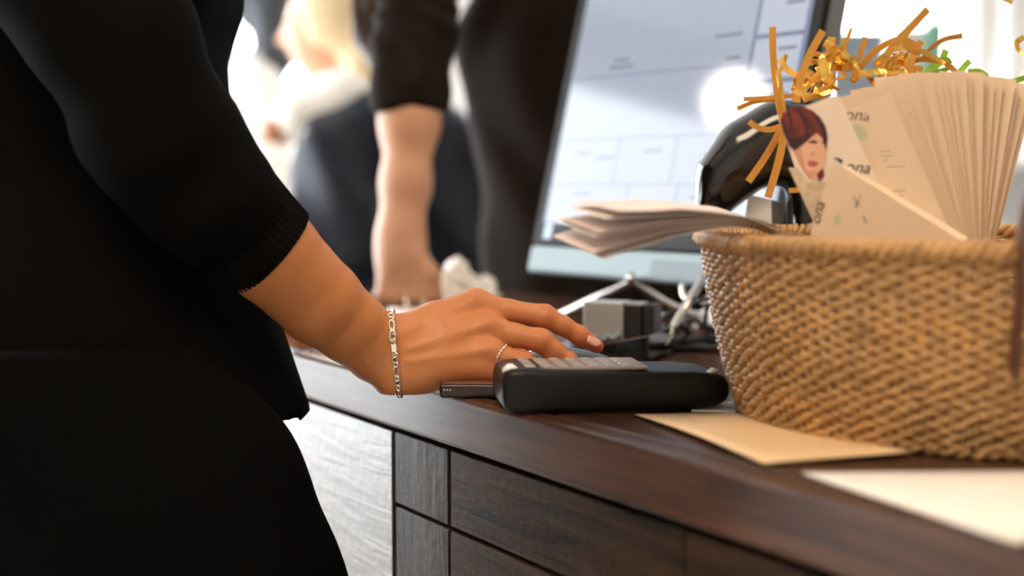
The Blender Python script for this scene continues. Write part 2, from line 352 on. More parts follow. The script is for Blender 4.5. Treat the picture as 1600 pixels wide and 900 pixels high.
def window(n, axis, c, lo, hi, z0, z1, mull):
    root = empty('window_%d' % n); struct(root)
    fw = 0.06
    def bar(l, h, a, b, nm='window_frame'):
        mb = MB()
        if axis == 'y': mb.box(((l + h) / 2, c, (a + b) / 2), (h - l, 0.07, b - a))
        else: mb.box((c, (l + h) / 2, (a + b) / 2), (0.07, h - l, b - a))
        return mb.build(nm, M['frame'], root)
    bar(lo, lo + fw, z0, z1); bar(hi - fw, hi, z0, z1); bar(lo + fw, hi - fw, z0, z0 + fw); bar(lo + fw, hi - fw, z1 - fw, z1)
    e = [lo + fw] + mull + [hi - fw]
    for m_ in mull: bar(m_ - 0.025, m_ + 0.025, z0 + fw, z1 - fw, 'mullion')
    for i in range(len(e) - 1):
        l = e[i] + (0.025 if i else 0); h = e[i + 1] - (0.025 if i < len(e) - 2 else 0); mb = MB()
        if axis == 'y': mb.box(((l + h) / 2, c, (z0 + z1) / 2), (h - l, 0.008, z1 - z0 - 2 * fw))
        else: mb.box((c, (l + h) / 2, (z0 + z1) / 2), (0.008, h - l, z1 - z0 - 2 * fw))
        mb.build('pane', M['glass'], root)
window(1, 'y', RY1 + .05, *back_op[0], [-1.65]); window(2, 'y', RY1 + .05, *back_op[1], [1.50])
window(3, 'x', RX0 - .05, *left_op[0], []); window(4, 'x', RX0 - .05, *left_op[1], [])

def ceiling_lamp(x, y, sx, sy, energy, label):
    r = empty('ceiling_light', (x, y, RH)); tag(r, label, 'ceiling light')
    MB().box((0, 0, -0.02), (sx + .06, sy + .06, 0.04)).build('frame', M['lampmetal'], r)
    MB().box((0, 0, -0.045), (sx, sy, 0.01)).build('diffuser', M['lampglass'], r)
    l = add_light('lamp', 'AREA', (0, 0, -0.055), (0, 0, 0), energy, (1.0, 0.74, 0.48), sx, sy); l.parent = r
ceiling_lamp(-0.5, -0.3, 1.3, 0.9, 32, 'wide warm ceiling light panel above the near end of the counter')
ceiling_lamp(1.6, 0.9, 1.2, 0.6, 13, 'warm ceiling light panel above the basket side of the room')
ceiling_lamp(-2.4, 1.0, 0.6, 0.6, 7, 'small square ceiling light panel near the side window')

gl = empty('pendant_lamp', (-2.38, 2.09, RH)); tag(gl, 'round white globe pendant lamp hanging by the side window', 'pendant lamp')
MB().tube([(0, 0, 0), (0, 0, -.5)], .006, 8).build('cord', M['lampmetal'], gl, True)
MB().tube([(0, 0, 0), (0, 0, -.03)], .05, 16).build('ceiling_rose', M['lampmetal'], gl, True)
MB().loft([[Vector((.10 * math.sin(t) * math.cos(a), .10 * math.sin(t) * math.sin(a), -.6 + .10 * math.cos(t))) for a in [2 * math.pi * k / 24 for k in range(24)]] for t in [.15 + 2.85 * i / 12 for i in range(13)]]).build('globe', M['globe'], gl, True)

# ------------------------------------------------------------------ counter
E0 = g(460, 552); E1 = g(1600, 859)
ud = (E1 - E0).normalized(); ni = Vector((-ud.y, ud.x, 0))
if ni.x < 0: ni = -ni
ANG = math.atan2(ud.y, ud.x); FH = 0.041; DEP = 0.62; U0, U1 = -0.72, 1.5
# counter frame: x along ud, y = into the counter (ni is +90deg of ud)
ct = empty('countertop', (E0.x, E0.y, ZC), ANG); tag(ct, 'dark stained wooden countertop with a thick front edge board', 'countertop')
sgn = 1 if Vector((-ud.y, ud.x, 0)).dot(ni) > 0 else -1
bw = 0.148
for i in range(4):
    y0 = 0.022 + i * (bw + 0.0012)
    o = MB().box(((U0 + U1) / 2, sgn * (y0 + bw / 2), -0.016), (U1 - U0, bw, 0.032)).build('board', M['top'], ct); bevel(o, 0.0015, 1)
o = MB().box(((U0 + U1) / 2, sgn * 0.0105, -FH / 2), (U1 - U0, 0.021, FH)).build('edge_board', M['fascia'], ct); bevel(o, 0.004, 3)
cb = empty('counter_cabinet', (E0.x, E0.y, 0), ANG); tag(cb, 'counter base clad in rough dark brown planks below the worktop', 'cabinet')
MB().box(((U0 + U1) / 2, sgn * (0.035 + 0.27), (ZC - 0.034) / 2), (U1 - U0 - .02, 0.54, ZC - 0.034)).build('core', M['dark'], cb)
Rinv = Matrix.Rotation(-ANG, 4, 'Z')
PF = E0 + ni * 0.006
def uof(px, py): return (Rinv @ (on_plane(px, py, PF, ni) - E0)).x
cuts = [U0, uof(613, 700), uof(699, 750), uof(1067, 860), U1]
ztop = ZC - FH - 0.004
zj = on_plane(700, 826, PF, ni).z
rows = [ztop, zj]
while rows[-1] > 0.12: rows.append(rows[-1] - 0.098)
rows.append(0.06)
for c in range(4):
    rws = rows if c else [rows[0]] + rows[2:]
    for r_ in range(len(rws) - 1):
        za, zb = rws[r_] - 0.0012, rws[r_ + 1] + 0.0012
        if za - zb < 0.01: continue
        ua, ub = cuts[c] + 0.0012, cuts[c + 1] - 0.0012
        pr = (0.0, 0.0015, 0.0008, 0.0)[c] + random.uniform(0, 0.001)
        th = 0.028
        o = MB().box((0, 0, 0), (ub - ua, th, za - zb)).build('plank', (M['plankg'], M['plankv'], M['plank'], M['plank'])[c], cb)
        o.location = ((ua + ub) / 2, sgn * (0.006 + pr + th / 2), (za + zb) / 2); bevel(o, 0.0016, 1)
MB().box(((U0 + U1) / 2, sgn * 0.05, 0.03), (U1 - U0, 0.02, 0.058)).build('plinth', M['dark'], cb)

# ------------------------------------------------------------------ main person at the left
pr = empty('person', (-0.3, 1.15, 0)); PI = pr.matrix_world.inverted()
tag(pr, 'person in a black sweater leaning on the counter, right hand reaching over the mouse', 'person')
def px3(l): return [(at(a, b, Y), r / 1000) for a, b, Y, r in l]
def child(o, root):
    o.parent = root; o.matrix_parent_inverse = Matrix.Translation(-root.location); return o
sf = SDF((-0.275, 0.97, 0.943), (0.092, 1.21, 1.125), 0.00125)
# forearm: two side by side tapered tubes so that the section is oval
def arm_pts(sgn_):
    out = []
    for cx_, cy_, Y, off, r in ((318, 300, 1.03, 10, 29), (360, 340, 1.036, 10.5, 28), (427, 400, 1.052, 10.5, 25.5), (502, 474, 1.076, 10, 22.5), (548, 511, 1.090, 9.5, 18.2), (590, 543, 1.101, 10.5, 16), (622, 560, 1.104, 14, 14.5)):
        o_ = off / .48; ex, ey = (.66, -.75) if cx_ < 580 else ((.5, -.86) if cx_ < 600 else (.1, -.99)); out.append((cx_ + sgn_ * ex * o_, cy_ + sgn_ * ey * o_, Y, r))
    return px3(out)
fa = sf.chain(arm_pts(1), 0.005); fb = sf.chain(arm_pts(-1), 0.005)
fore = smin(fa, fb, 0.022)
palm = fore
for ch in ([(615, 530, 1.108, 17), (680, 503, 1.118, 15.5), (742, 474, 1.128, 10.8)],
           [(622, 548, 1.104, 16), (690, 528, 1.108, 14.5), (762, 508, 1.116, 10.6)],
           [(622, 570, 1.102, 15), (690, 556, 1.103, 13.5), (764, 548, 1.107, 10.0)],
           [(622, 589, 1.102, 14.5), (690, 574, 1.103, 13.0), (760, 574, 1.105, 8.8)],
           [(618, 596, 1.104, 13), (650, 591, 1.104, 13.2), (706, 578, 1.108, 11)],
           [(640, 560, 1.122, 15), (700, 548, 1.132, 16), (750, 545, 1.132, 11)]):
    palm = smin(palm, sf.chain(px3(ch), 0.005), 0.009)
fing = {
    'index': [(742, 474, 1.128, 10.4), (796, 486, 1.128, 8.9), (851, 494, 1.128, 9.0), (879, 509, 1.130, 7.6), (905, 524, 1.133, 7.4), (932, 541, 1.136, 5.9)],
    'middle': [(762, 510, 1.116, 10.2), (805, 524, 1.112, 8.9), (845, 532, 1.109, 9.2), (866, 549, 1.110, 8.0), (888, 566, 1.112, 7.6), (910, 585, 1.114, 6.0)],
    'ring': [(764, 548, 1.107, 9.6), (792, 560, 1.103, 8.3), (818, 566, 1.101, 8.4), (838, 579, 1.103, 7.4), (856, 590, 1.106, 7.0), (870, 598, 1.108, 5.6)],
    'little': [(758, 574, 1.105, 8.4), (782, 582, 1.103, 6.9), (800, 586, 1.102, 6.8), (815, 594, 1.105, 6.2), (828, 600, 1.107, 5.0)],
    'thumb': [(690, 545, 1.140, 13), (745, 545, 1.158, 11), (800, 556, 1.164, 9), (845, 572, 1.160, 7)],
}
FF = None
for nm, ch in fing.items():
    f = sf.chain(px3(ch), 0.004); FF = f if FF is None else smin(FF, f, 0.0015)
F = smin(palm, FF, 0.008)
# knuckle creases, tendons and a wrist fold
for (a, b, Y, n, amp, rad) in ((851, 484, 1.119, 4, .0007, .0075), (845, 524, 1.10, 4, .0007, .0075), (818, 559, 1.092, 3, .0006, .006), (905, 516, 1.127, 3, .0004, .005)):
    c = at(a, b, Y); dx = np.array((0.92, 0.0, -0.38))
    s_ = (sf.X - c.x) * dx[0] + (sf.Z - c.z) * dx[2]; rr = (sf.X - c.x) ** 2 + (sf.Y - c.y) ** 2 + (sf.Z - c.z) ** 2
    F = F + amp * np.sin(s_ / 0.0027 * 2 * np.pi) * np.exp(-rr / rad ** 2)
for ch in ([(625, 520, 1.091, 1), (742, 470, 1.117, 1)], [(640, 545, 1.086, 1), (762, 507, 1.104, 1)], [(640, 565, 1.085, 1), (764, 546, 1.096, 1)]):
    (p, _), (q, _) = px3(ch); F = F - 0.0011 * np.exp(-(sf.cone(p, q, 0, 0) / 0.0035) ** 2)
for a, b, Y in ((744, 466, 1.117), (764, 505, 1.104), (766, 545, 1.096)):
    c = at(a, b, Y); F = F - 0.0013 * np.exp(-((sf.X - c.x) ** 2 + (sf.Y - c.y) ** 2 + (sf.Z - c.z) ** 2) / 0.008 ** 2)
sf.F = np.maximum(F, ZC + 0.0006 - sf.Z).astype(np.float32)
FLD = sf.F.copy()
def probe(p):
    i = [int(round((p[k] - sf.lo[k]) / sf.h)) for k in range(3)]
    if any(i[k] < 0 or i[k] >= sf.shape[k] for k in range(3)): return 1.0
    return float(FLD[i[0], i[1], i[2]])
V1, Q1 = sf.mesh()
# the rest of the body, coarser and mostly under the clothes
sb = SDF((-0.60, 0.85, 0.02), (0.0, 1.62, 1.78), 0.008)
sb.add(sb.column([(0.86, -.34, 1.11, .10, .11), (1.0, -.34, 1.14, .09, .11), (1.2, -.35, 1.18, .10, .14), (1.36, -.37, 1.18, .08, .15), (1.41, -.38, 1.18, .05, .07)]), 0.03)
sb.add(sb.cone((-.375, 1.18, 1.38), (-.36, 1.18, 1.48), .05, .05), 0.03)
sb.add(sb.ell((-.345, 1.18, 1.57), (.098, .077, .118)), 0.03); sb.add(sb.cone((-.25, 1.18, 1.56), (-.235, 1.18, 1.545), .014, .013), 0.02); sb.add(sb.cone((-.27, 1.18, 1.48), (-.258, 1.18, 1.472), .02, .016), 0.03)
sb.add(sb.ell((-.35, 1.10, 1.565), (.018, .012, .03)), 0.01); sb.add(sb.ell((-.35, 1.26, 1.565), (.018, .012, .03)), 0.01)
sb.add(sb.chain([(at(30, -160, 1.02), .045), (at(150, 20, 1.0), .042), (at(330, 300, 1.03), .036), (at(400, 380, 1.048), .028)], 0.03), 0.03)
sb.add(sb.chain([((-.37, 1.36, 1.34), .045), ((-.36, 1.44, 1.06), .037), ((-.26, 1.41, .985), .026)], 0.03), 0.03)
for pts in ([(-.34, 1.06, .90), (-.15, 1.01, .63), (-.20, 1.01, .1), (-.16, 1.01, .05)], [(-.36, 1.16, .9), (-.32, 1.17, .5), (-.34, 1.18, .1), (-.30, 1.18, .05)]):
    sb.add(sb.chain(list(zip(pts, (.075, .055, .035, .03))), 0.03), 0.03)
V2, Q2 = sb.mesh()
# the other forearm and hand, lying on the counter behind the sweater
sl = SDF((-.33, 1.30, .943), (-.04, 1.50, 1.07), 0.0025)
sl.add(sl.chain([((-.32, 1.43, 1.035), .034), ((-.26, 1.41, .985), .026), ((-.205, 1.395, .975), .021)], .02), .02)
hl = None
for k, (dx, dy) in enumerate(((.10, -.045), (.115, -.02), (.11, .0), (.095, .018))):
    b0 = Vector((-.205, 1.395, .972)); kn = b0 + Vector((.062, -.03 + k * .018, .0)); tp = b0 + Vector((dx, dy + .0, -.012))
    sl.add(sl.chain([(b0, .016), (kn, .0105)], .01), .008)
    f = sl.chain([(kn, .0095), (kn.lerp(tp, .55) + Vector((0, 0, .004)), .008), (tp, .0065)], .004); hl = f if hl is None else smin(hl, f, .0015)
sl.add(hl, .006); sl.add(sl.chain([((-.19, 1.385, .97), .014), ((-.15, 1.345, .965), .01), ((-.12, 1.33, .962), .008)], .005), .008)
sl.F = np.maximum(sl.F, ZC + 0.0006 - sl.Z)
V3, Q3 = sl.mesh()
V = np.concatenate([V1, V2, V3]); Q = np.concatenate([Q1, Q2 + len(V1), Q3 + len(V1) + len(V2)])
me = bpy.data.meshes.new('body'); me.from_pydata(V.tolist(), [], Q.tolist()); me.update()
me.polygons.foreach_set('use_smooth', np.ones(len(me.polygons), bool))
fl = np.zeros(len(V), np.float32)
for nm, ch in fing.items():
    P = px3(ch)
    for i, wgt in ((2, .45), (0, .35), (len(P) - 1, .9), (len(P) - 2, .45)):
        c = np.array(P[i][0]); fl += wgt * np.exp(-((V - c) ** 2).sum(1) / 0.014 ** 2)
at_ = me.attributes.new('flush', 'FLOAT', 'POINT'); at_.data.foreach_set('value', np.clip(fl, 0, 1))
body = bpy.data.objects.new('body', me); COL.objects.link(body); me.materials.append(M['skin']); child(body, pr)

def fingernail(a, b, c, wid):   # a,b: base and tip px; c: normal
    p, q = at(*a), at(*b); ax = (q - p); L = ax.length; ax.normalize(); n = (Vector(c) - ax * ax.dot(Vector(c))).normalized(); sd_ = ax.cross(n)
    rings = []
    for i in range(7):
        t = i / 6; w = wid * (0.86 + 0.14 * math.sin(math.pi * min(t * 1.1, 1))) * (1 if t < .85 else 0.8); r = []
        for k in range(9):
            s_ = -1 + 2 * k / 8; r.append(p + ax * (L * t - 0.0012 * s_ * s_ * (1 if t > .8 else -0.6)) + sd_ * (w * s_) + n * (0.0022 * (1 - s_ * s_) - 0.0011))
        rings.append(r)
    mb = MB(); mb.loft(rings, cap=False, closed=False)
    o = mb.build('fingernail', M['nail'], None, True); o.modifiers.new('s', 'SOLIDIFY').thickness = 0.0006; return child(o, pr)
fingernail((918, 526, 1.1275), (939, 538, 1.1305), (0.36, -0.62, 0.70), 0.0052)

# bracelet round the wrist
def loop_round(c, nrm, n=72, off=0.0012, upv=Vector((0, 0, 1))):
    nrm = nrm.normalized(); a = (upv - nrm * upv.dot(nrm)).normalized(); b = nrm.cross(a); out = []
    for k in range(n):
        d = a * math.cos(2 * math.pi * k / n) + b * math.sin(2 * math.pi * k / n); r = 0.003; 
        while r < 0.06 and probe(c + d * r) < off: r += 0.0004
        out.append(c + d * r)
    for _ in range(3): out = [(out[i - 1] + out[i] * 2 + out[(i + 1) % n]) / 4 for i in range(n)]
    return out
axis_w = (at(690, 545, 1.105) - at(560, 545, 1.10)); axis_w = Vector((1, 0.05, 0.095))
LP = loop_round(at(619, 560, 1.103), axis_w, 90, 0.0013)
Lcum = [0]
for i in range(len(LP)): Lcum.append(Lcum[-1] + (LP[(i + 1) % len(LP)] - LP[i]).length)
def lp_at(s):
    s %= Lcum[-1]
    for i in range(len(LP)):
        if Lcum[i + 1] >= s: return LP[i].lerp(LP[(i + 1) % len(LP)], (s - Lcum[i]) / max(Lcum[i + 1] - Lcum[i], 1e-9))
cen_w = sum(LP, Vector()) / len(LP)
mb = MB(); s = 0; k = 0; mb2 = None
while s < Lcum[-1] - 0.002:
    L = 0.0078 if k % 4 == 0 else 0.0042
    p = lp_at(s + L / 2); t = (lp_at(s + L) - lp_at(s)).normalized(); nn = (p - cen_w).normalized(); sd_ = t.cross(nn)
    if k % 2: nn, sd_ = (nn * 0.8 + sd_ * 0.6), (sd_ * 0.8 - nn * 0.6)
    hw = 0.0022
    ring = [p + t * (math.cos(a) * (L / 2 + .0004)) + sd_ * (math.sin(a) * hw) for a in [2 * math.pi * i / 14 for i in range(14)]]
    mb.tube(ring, 0.00075, 6, closed=True); s += L * 0.9; k += 1
br = child(mb.build('bracelet', M['silver'], None, True), pr); br['label'] = 'silver figaro chain bracelet round the wrist'
c0 = min(range(len(LP)), key=lambda i: (LP[i] - at(622, 528, 1.08)).length); p = LP[c0]; t = (LP[(c0 + 1) % 90] - LP[c0 - 1]).normalized(); nn = (p - cen_w).normalized(); sd_ = t.cross(nn)
hook = [p + nn * .0016 + t * (0.0045 * math.cos(a)) + sd_ * (0.0026 * math.sin(a)) for a in [2 * math.pi * i / 16 for i in range(14)]]
o = MB().tube(hook, [0.0011] * 8 + [0.0007] * 6, 8).build('clasp', M['silver'], br, True)
rt = at(619, 546, 1.08)
c1 = min(range(len(LP)), key=lambda i: (LP[i] - rt).length); p = LP[c1]; t = (LP[(c1 + 1) % 90] - LP[c1 - 1]).normalized(); nn = (p - cen_w).normalized(); sd_ = t.cross(nn)
Mx = Matrix((sd_, t, nn)).transposed().to_4x4(); Mx.translation = p + nn * 0.001
o = MB().box((0, 0, 0), (0.0046, 0.0062, 0.0018), Mx).build('tag_plate', M['silver'], br); bevel(o, 0.0004)
# ring on the ring finger
P_ = px3(fing['ring']); rc = P_[0][0].lerp(P_[1][0], 0.72); rax = (P_[1][0] - P_[0][0]).normalized()
RL = []
for k in range(60):
    a = rax.orthogonal().normalized(); b = rax.cross(a); d = a * math.cos(2 * math.pi * k / 60) + b * math.sin(2 * math.pi * k / 60)
    RL.append(d)
mb = MB()
for ph in (0, math.pi):
    mb.tube([rc + d * (0.0101 + 0.0007 * math.cos(10 * 2 * math.pi * i / 60 + ph)) + rax * (0.0008 * math.sin(10 * 2 * math.pi * i / 60 + ph)) for i, d in enumerate(RL)], 0.00065, 6, closed=True)
o = child(mb.build('ring', M['silver'], None, True), pr); o['label'] = 'thin twisted silver ring'

# sweater
sw = SDF((-0.62, 0.88, 0.83), (-0.12, 1.56, 1.46), 0.005)
prof = []
for z, fx, bx_, hw in ((.83, -.150, -.50, .155), (.90, -.158, -.49, .152), (.935, -.163, -.48, .15), (.995, -.185, -.475, .152), (1.06, -.206, -.47, .165), (1.12, -.222, -.475, .17), (1.18, -.238, -.48, .175), (1.215, -.240, -.48, .18), (1.265, -.232, -.475, .185), (1.31, -.235, -.47, .188), (1.36, -.27, -.46, .175), (1.41, -.31, -.44, .09), (1.44, -.32, -.43, .065)):
    prof.append((z, (fx + bx_) / 2, 1.185 - .06 * max(0, min(1, (1.12 - z) / .15)), (fx - bx_) / 2, hw))
sw.add(sw.column(prof), 0.02)
arm = sw.chain(px3([(0, -200, 1.03, 60), (90, -75, .99, 60), (184, 69, .99, 55), (244, 199, 1.0, 54), (312, 293, 1.015, 49), (380, 358, 1.04, 41), (395, 372, 1.043, 40)]), 0.01)
# soft folds along the sleeve
dd = at(426, 398, 1.05) - at(184, 69, .99); dd.normalize()
sx = (sw.X * dd.x + sw.Y * dd.y + sw.Z * dd.z)
arm = arm + 0.0012 * np.sin(sx * 61 + 40 * sw.X + 2 * np.sin(sw.Z * 25)) + 0.0009 * np.sin(sx * 113 + sw.Z * 60)
sw.add(arm, 0.012)
sw.add(sw.chain([((-.38, 1.36, 1.35), .062), ((-.385, 1.45, 1.08), .05), ((-.33, 1.435, 1.04), .042)], .03), .02)
sw.add(sw.cone((-.285, 1.10, 1.285), (-.29, 1.10, 1.28), .05, .05), .04); sw.add(sw.cone((-.295, 1.25, 1.285), (-.30, 1.25, 1.28), .05, .05), .04)
h0 = at(481, 641, 1.15); sw.cut((h0.x, 1.15, h0.z), (-0.28, 0, -1))
cA, cB = at(345, 318, 1.03), at(412, 389, 1.048); cd = (at(426, 398, 1.05) - at(345, 318, 1.028)).normalized()
cc = at(378, 356, 1.04); sx = (sw.X - cc.x) * cd.x + (sw.Y - cc.y) * cd.y + (sw.Z - cc.z) * cd.z
near = sw.cone(at(300, 280, 1.01), at(520, 480, 1.06), .075, .075)
sw.F = np.where(near < 0, np.maximum(sw.F, sx), sw.F).astype(np.float32)
sweater = child(sw.build('sweater', M['knit']), pr)
# ribbed cuff
def cuff(path, rad, ribs, name, parent, mat, ctr=None):
    n = ribs * 4; rings = []; pts = [Vector(p) for p in path]; up = None
    for i, p in enumerate(pts):
        t = (pts[min(i + 1, len(pts) - 1)] - pts[max(i - 1, 0)]).normalized()
        yv = Vector((0, 1, 0)); yv = (yv - t * yv.dot(t)).normalized(); w = t.cross(yv); r = rad[i]
        rings.append([p + (yv * (math.cos(a) * r * 0.86) + w * (math.sin(a) * r)) * (1 + 0.018 * math.cos(ribs * a)) for a in [2 * math.pi * k / n for k in range(n)]])
    # turned-in end
    e = rings[-1]; c = sum(e, Vector()) / n; t = (pts[-1] - pts[-2]).normalized()
    rings.append([c + (p - c) * 0.975 + t * 0.0015 for p in e]); rings.append([c + (p - c) * 0.93 for p in e]); rings.append([c + (p - c) * 0.9 - t * 0.03 for p in e])
    mb = MB(); mb.loft(rings, cap=False); return child(mb.build(name, mat, None, True), parent)
ca = [at(352, 328, 1.034), at(378, 353, 1.040), at(402, 374, 1.046), at(426, 394, 1.051)]
o = cuff(ca, [.0445, .0425, .0405, .0385], 46, 'cuff', pr, M['cuff']); o['label'] = 'rib-knit cuff of the black sweater sleeve'
# trousers
tr = SDF((-0.60, 0.84, 0.05), (-0.0, 1.40, 1.0), 0.006)
tr.add(tr.column([(.84, -.345, 1.10, .14, .15), (.90, -.345, 1.11, .14, .148), (.96, -.345, 1.12, .13, .145), (.985, -.345, 1.12, .12, .14)]), .015)
tr.add(tr.chain([((-.328, 1.05, .93), .118), ((-.266, 1.04, .865), .116), ((-.232, 1.03, .80), .11), ((-.15, 1.01, .65), .085), ((-.19, 1.01, .35), .075), ((-.22, 1.0, .08), .068)], .012), .02)
tr.add(tr.chain([((-.36, 1.15, .92), .10), ((-.32, 1.17, .55), .08), ((-.34, 1.18, .08), .068)], .012), .02)
tr.cut((0, 0, .075), (0, 0, -1))
child(tr.build('trousers', M['trouser']), pr)
hs = SDF((-.52, 1.04, 1.40), (-.2, 1.32, 1.74), .005)
hs.add(hs.ell((-.365, 1.18, 1.59), (.108, .092, .118))); hs.add(hs.ell((-.43, 1.18, 1.5), (.05, .075, .11)), .03); hs.cut((-.29, 1.18, 1.56), (1, 0, -.35))
child(hs.build('hair', M['hair_dark']), pr)
for x, y in ((-.18, 1.0), (-.30, 1.18)):
    sh = SDF((x - .14, y - .07, -.005), (x + .16, y + .07, .12), .005); sh.add(sh.chain([((x - .06, y, .045), .042), ((x + .04, y, .038), .040), ((x + .1, y, .03), .032)], .02)); sh.cut((0, 0, .001), (0, 0, -1))
    child(sh.build('shoe', M['plastic']), pr)

# ------------------------------------------------------------------ payment terminal
def lofted_bar(sections, name, mat, parent=None):  # sections: (point, half width vec, up vec heights) rounded rectangles
    mb = MB(); mb.loft(sections); return mb.build(name, mat, parent, True)
def rrect(c, ax, up, hw, h0, h1, r, n=5):   # rounded rectangle ring, bottom at h0, top at h1 along up, half width hw along ax
    out = []
    for cx_, cz_, a0 in ((hw - r, h1 - r, 0), (-hw + r, h1 - r, 90), (-hw + r, h0 + r, 180), (hw - r, h0 + r, 270)):
        for k in range(n):
            a = math.radians(a0 + 90 * k / (n - 1)); out.append(c + ax * (cx_ + r * math.cos(a)) + up * (cz_ + r * math.sin(a)))
    return out
tA = g(797, 650); tB = g(1143, 643)
tl = (tB - tA).normalized(); tn = Vector((-tl.y, tl.x, 0)); TL = (tB - tA).length; TW = 0.070
pt = empty('payment_terminal', tA + tn * TW / 2); pt.rotation_euler.z = math.atan2(tl.y, tl.x)
tag(pt, 'black handheld card payment terminal lying in front of the hand', 'payment terminal')
X_, Y_, Z_ = Vector((1, 0, 0)), Vector((0, 1, 0)), Vector((0, 0, 1))
secs = []
for u, wf, b0, h in ((-0.005, .84, .008, .026), (-0.003, .93, .004, .0305), (.002, .98, .002, .0325), (.012, 1, .0012, .033), (.05, 1, .0012, .0318), (.10, 1.0, .0012, .0298), (.135, .99, .0012, .0290), (.152, .97, .003, .0272), (.160, .93, .006, .0245), (.164, .82, .009, .021)):
    u = u * TL / .164
    secs.append(rrect(Vector((u, 0, 0)), Y_, Z_, TW / 2 * wf, b0, h, min(.0055, (h - b0) * .42)))
lofted_bar(secs, 'housing', M['plastic'], pt)
MB().box((TL * .42, 0, .0012), (TL * .72, TW * .78, .0016)).build('underside_plate', M['matteblack'], pt)
kb = MB().box((TL * .34, 0, .0316), (TL * .58, TW * .86, .0020)).build('keypad', M['keybed'], pt); bevel(kb, .0008)
k0 = MB().box((0, 0, 0), (.0078, .0095, .0022)).build('key', M['key'], kb); bevel(k0, .0011, 2); first = True
for i in range(7):
    for j in range(4):
        o = k0 if first else k0.copy()
        if not first: COL.objects.link(o)
        first = False; o.parent = kb; o.location = (TL * .10 + i * .0118, (j - 1.5) * .0138, .0331 - .00014 * i)
MB().box((TL * .80, 0, .0296), (TL * .26, TW * .74, .0014), Matrix.Rotation(math.radians(1.5), 4, 'Y')).build('display', M['glassdark'], pt)
o = MB().tube([(TL * .90, -TW * .40, .0272), (TL * .925, -TW * .36, .0282), (TL * .95, -TW * .32, .0275)], [.002, .0028, .002], 8).build('highlight_sliver', M['capwhite'], pt, True)  # white sliver modelled in place of the highlight on the terminal's curved end
o = MB().loft([rrect(Vector((-.0035 + .0035 * k, -TW * .30, 0)), Y_, Z_, .006 * w, .0268, .0268 + .0085 * w, .0022 * w) for k, w in enumerate((.6, .95, 1, .7))]).build('corner_cap', M['capwhite'], pt, True)
o = MB().loft([rrect(Vector((TL * .60 + .03 * k, -TW / 2 + .0002, .011)), Y_, Z_, .0006, 0, .007, .0003) for k in range(2)]).build('side_label', M['plastic'], pt)

# ------------------------------------------------------------------ smartphone under the hand
pA = g(686, 623); ph = empty('smartphone', pA); ph.rotation_euler.z = math.radians(-1.5)
tag(ph, 'bronze smartphone lying flat under the edge of the hand', 'smartphone')
o = MB().box((.072, .033, .0058), (.144, .066, .0110)).build('side_band', M['phone_side'], ph); bevel(o, .0026, 3)
o = MB().box((.072, .033, .0113), (.139, .061, .0008)).build('glass_panel', M['phone'], ph); bevel(o, .0004, 1)
for i in range(3): MB().tube([(.004 + .0022 * i, .0002, .0068), (.004 + .0022 * i, -.0003, .0068)], .0006, 8).build('speaker_hole', M['steel'], ph)

# ------------------------------------------------------------------ mouse
mo = empty('computer_mouse', g(884, 588)); mo.location.y = 1.158; mo.location.z = ZC; mo.rotation_euler.z = math.radians(-8)
tag(mo, 'black computer mouse beneath the fingertips', 'computer mouse')
ms = SDF((-.065, -.04, -.001), (.065, .04, .045), .0015)
d = ms.ell((-.006, 0, .002), (.056, .031, .0285)); d = smin(d, ms.ell((.02, 0, .0), (.04, .028, .019)), .008); ms.add(d); ms.cut((0, 0, .001), (0, 0, -1)); ms.build('shell', M['gloss'], mo)
MB().tube([(.022, -.004, .0195), (.022, .004, .0195)], .006, 14).build('scroll_wheel', M['matteblack'], mo)
MB().strip([(.012, 0, .0245), (.03, 0, .0205), (.046, 0, .0135), (.054, 0, .0065)], .0012, (0, 1, 0), .001).build('button_seam', M['matteblack'], mo)

# ------------------------------------------------------------------ keypad unit with card reader box
ka = g(930, 566); kb_ = g(1008, 570); kd = (kb_ - ka).normalized(); kn = Vector((-kd.y, kd.x, 0)); KL = (kb_ - ka).length
ku = empty('keypad_unit', ka); ku.rotation_euler.z = math.atan2(kd.y, kd.x); tag(ku, 'black wedge keypad unit with small blue-grey keys', 'keypad')
hl_, hr_ = .020, .0265
mb = MB(); mb.loft([[Vector((-.045, 0, .002)), Vector((-.045, .085, .002)), Vector((-.045, .085, .020)), Vector((-.045, 0, .010))],
                   [Vector((0, 0, .001)), Vector((0, .09, .001)), Vector((0, .09, .024)), Vector((0, 0, hl_ - .004))],
                   [Vector((KL * .9, 0, .001)), Vector((KL * .9, .09, .001)), Vector((KL * .9, .09, .030)), Vector((KL * .9, 0, hr_ - .001))],
                   [Vector((KL + .002, .004, .006)), Vector((KL + .002, .086, .006)), Vector((KL + .002, .086, .030)), Vector((KL + .002, .004, hr_))]])
o = mb.build('housing', M['gloss'], ku); bevel(o, .0015)
kk = MB().box((0, 0, 0), (.0065, .007, .003)).build('key', M['boxgrey'], ku); bevel(kk, .0008); first = True
for i in range(5):
    for j in range(3):
        o = kk if first else kk.copy()
        if not first: COL.objects.link(o)
        first = False; o.parent = ku; o.location = (-.026 + i * .0098, .012 + j * .0098, .0165 + .0022 * i * .6 + .0016 * j); o.rotation_euler = (.1, -.13, 0)
o = MB().strip([(KL * .1, -.0006, .0175), (KL * .5, -.0006, .0205), (KL * .96, -.0006, hr_ - .001)], .0016, (0, 0, 1), .0016).build('edge_trim', M['steel'], ku)
cr_ = empty('card_reader', (0, 0, 0)); tag(cr_, 'small silver and black card reader box on the keypad unit', 'card reader')
cY = 1.335; c0 = at(911, 526, cY); 
cr_.location = (c0.x, c0.y, c0.z); cr_.rotation_euler.z = math.radians(-18)
cw, cdp, chh = .0385, .034, .0330
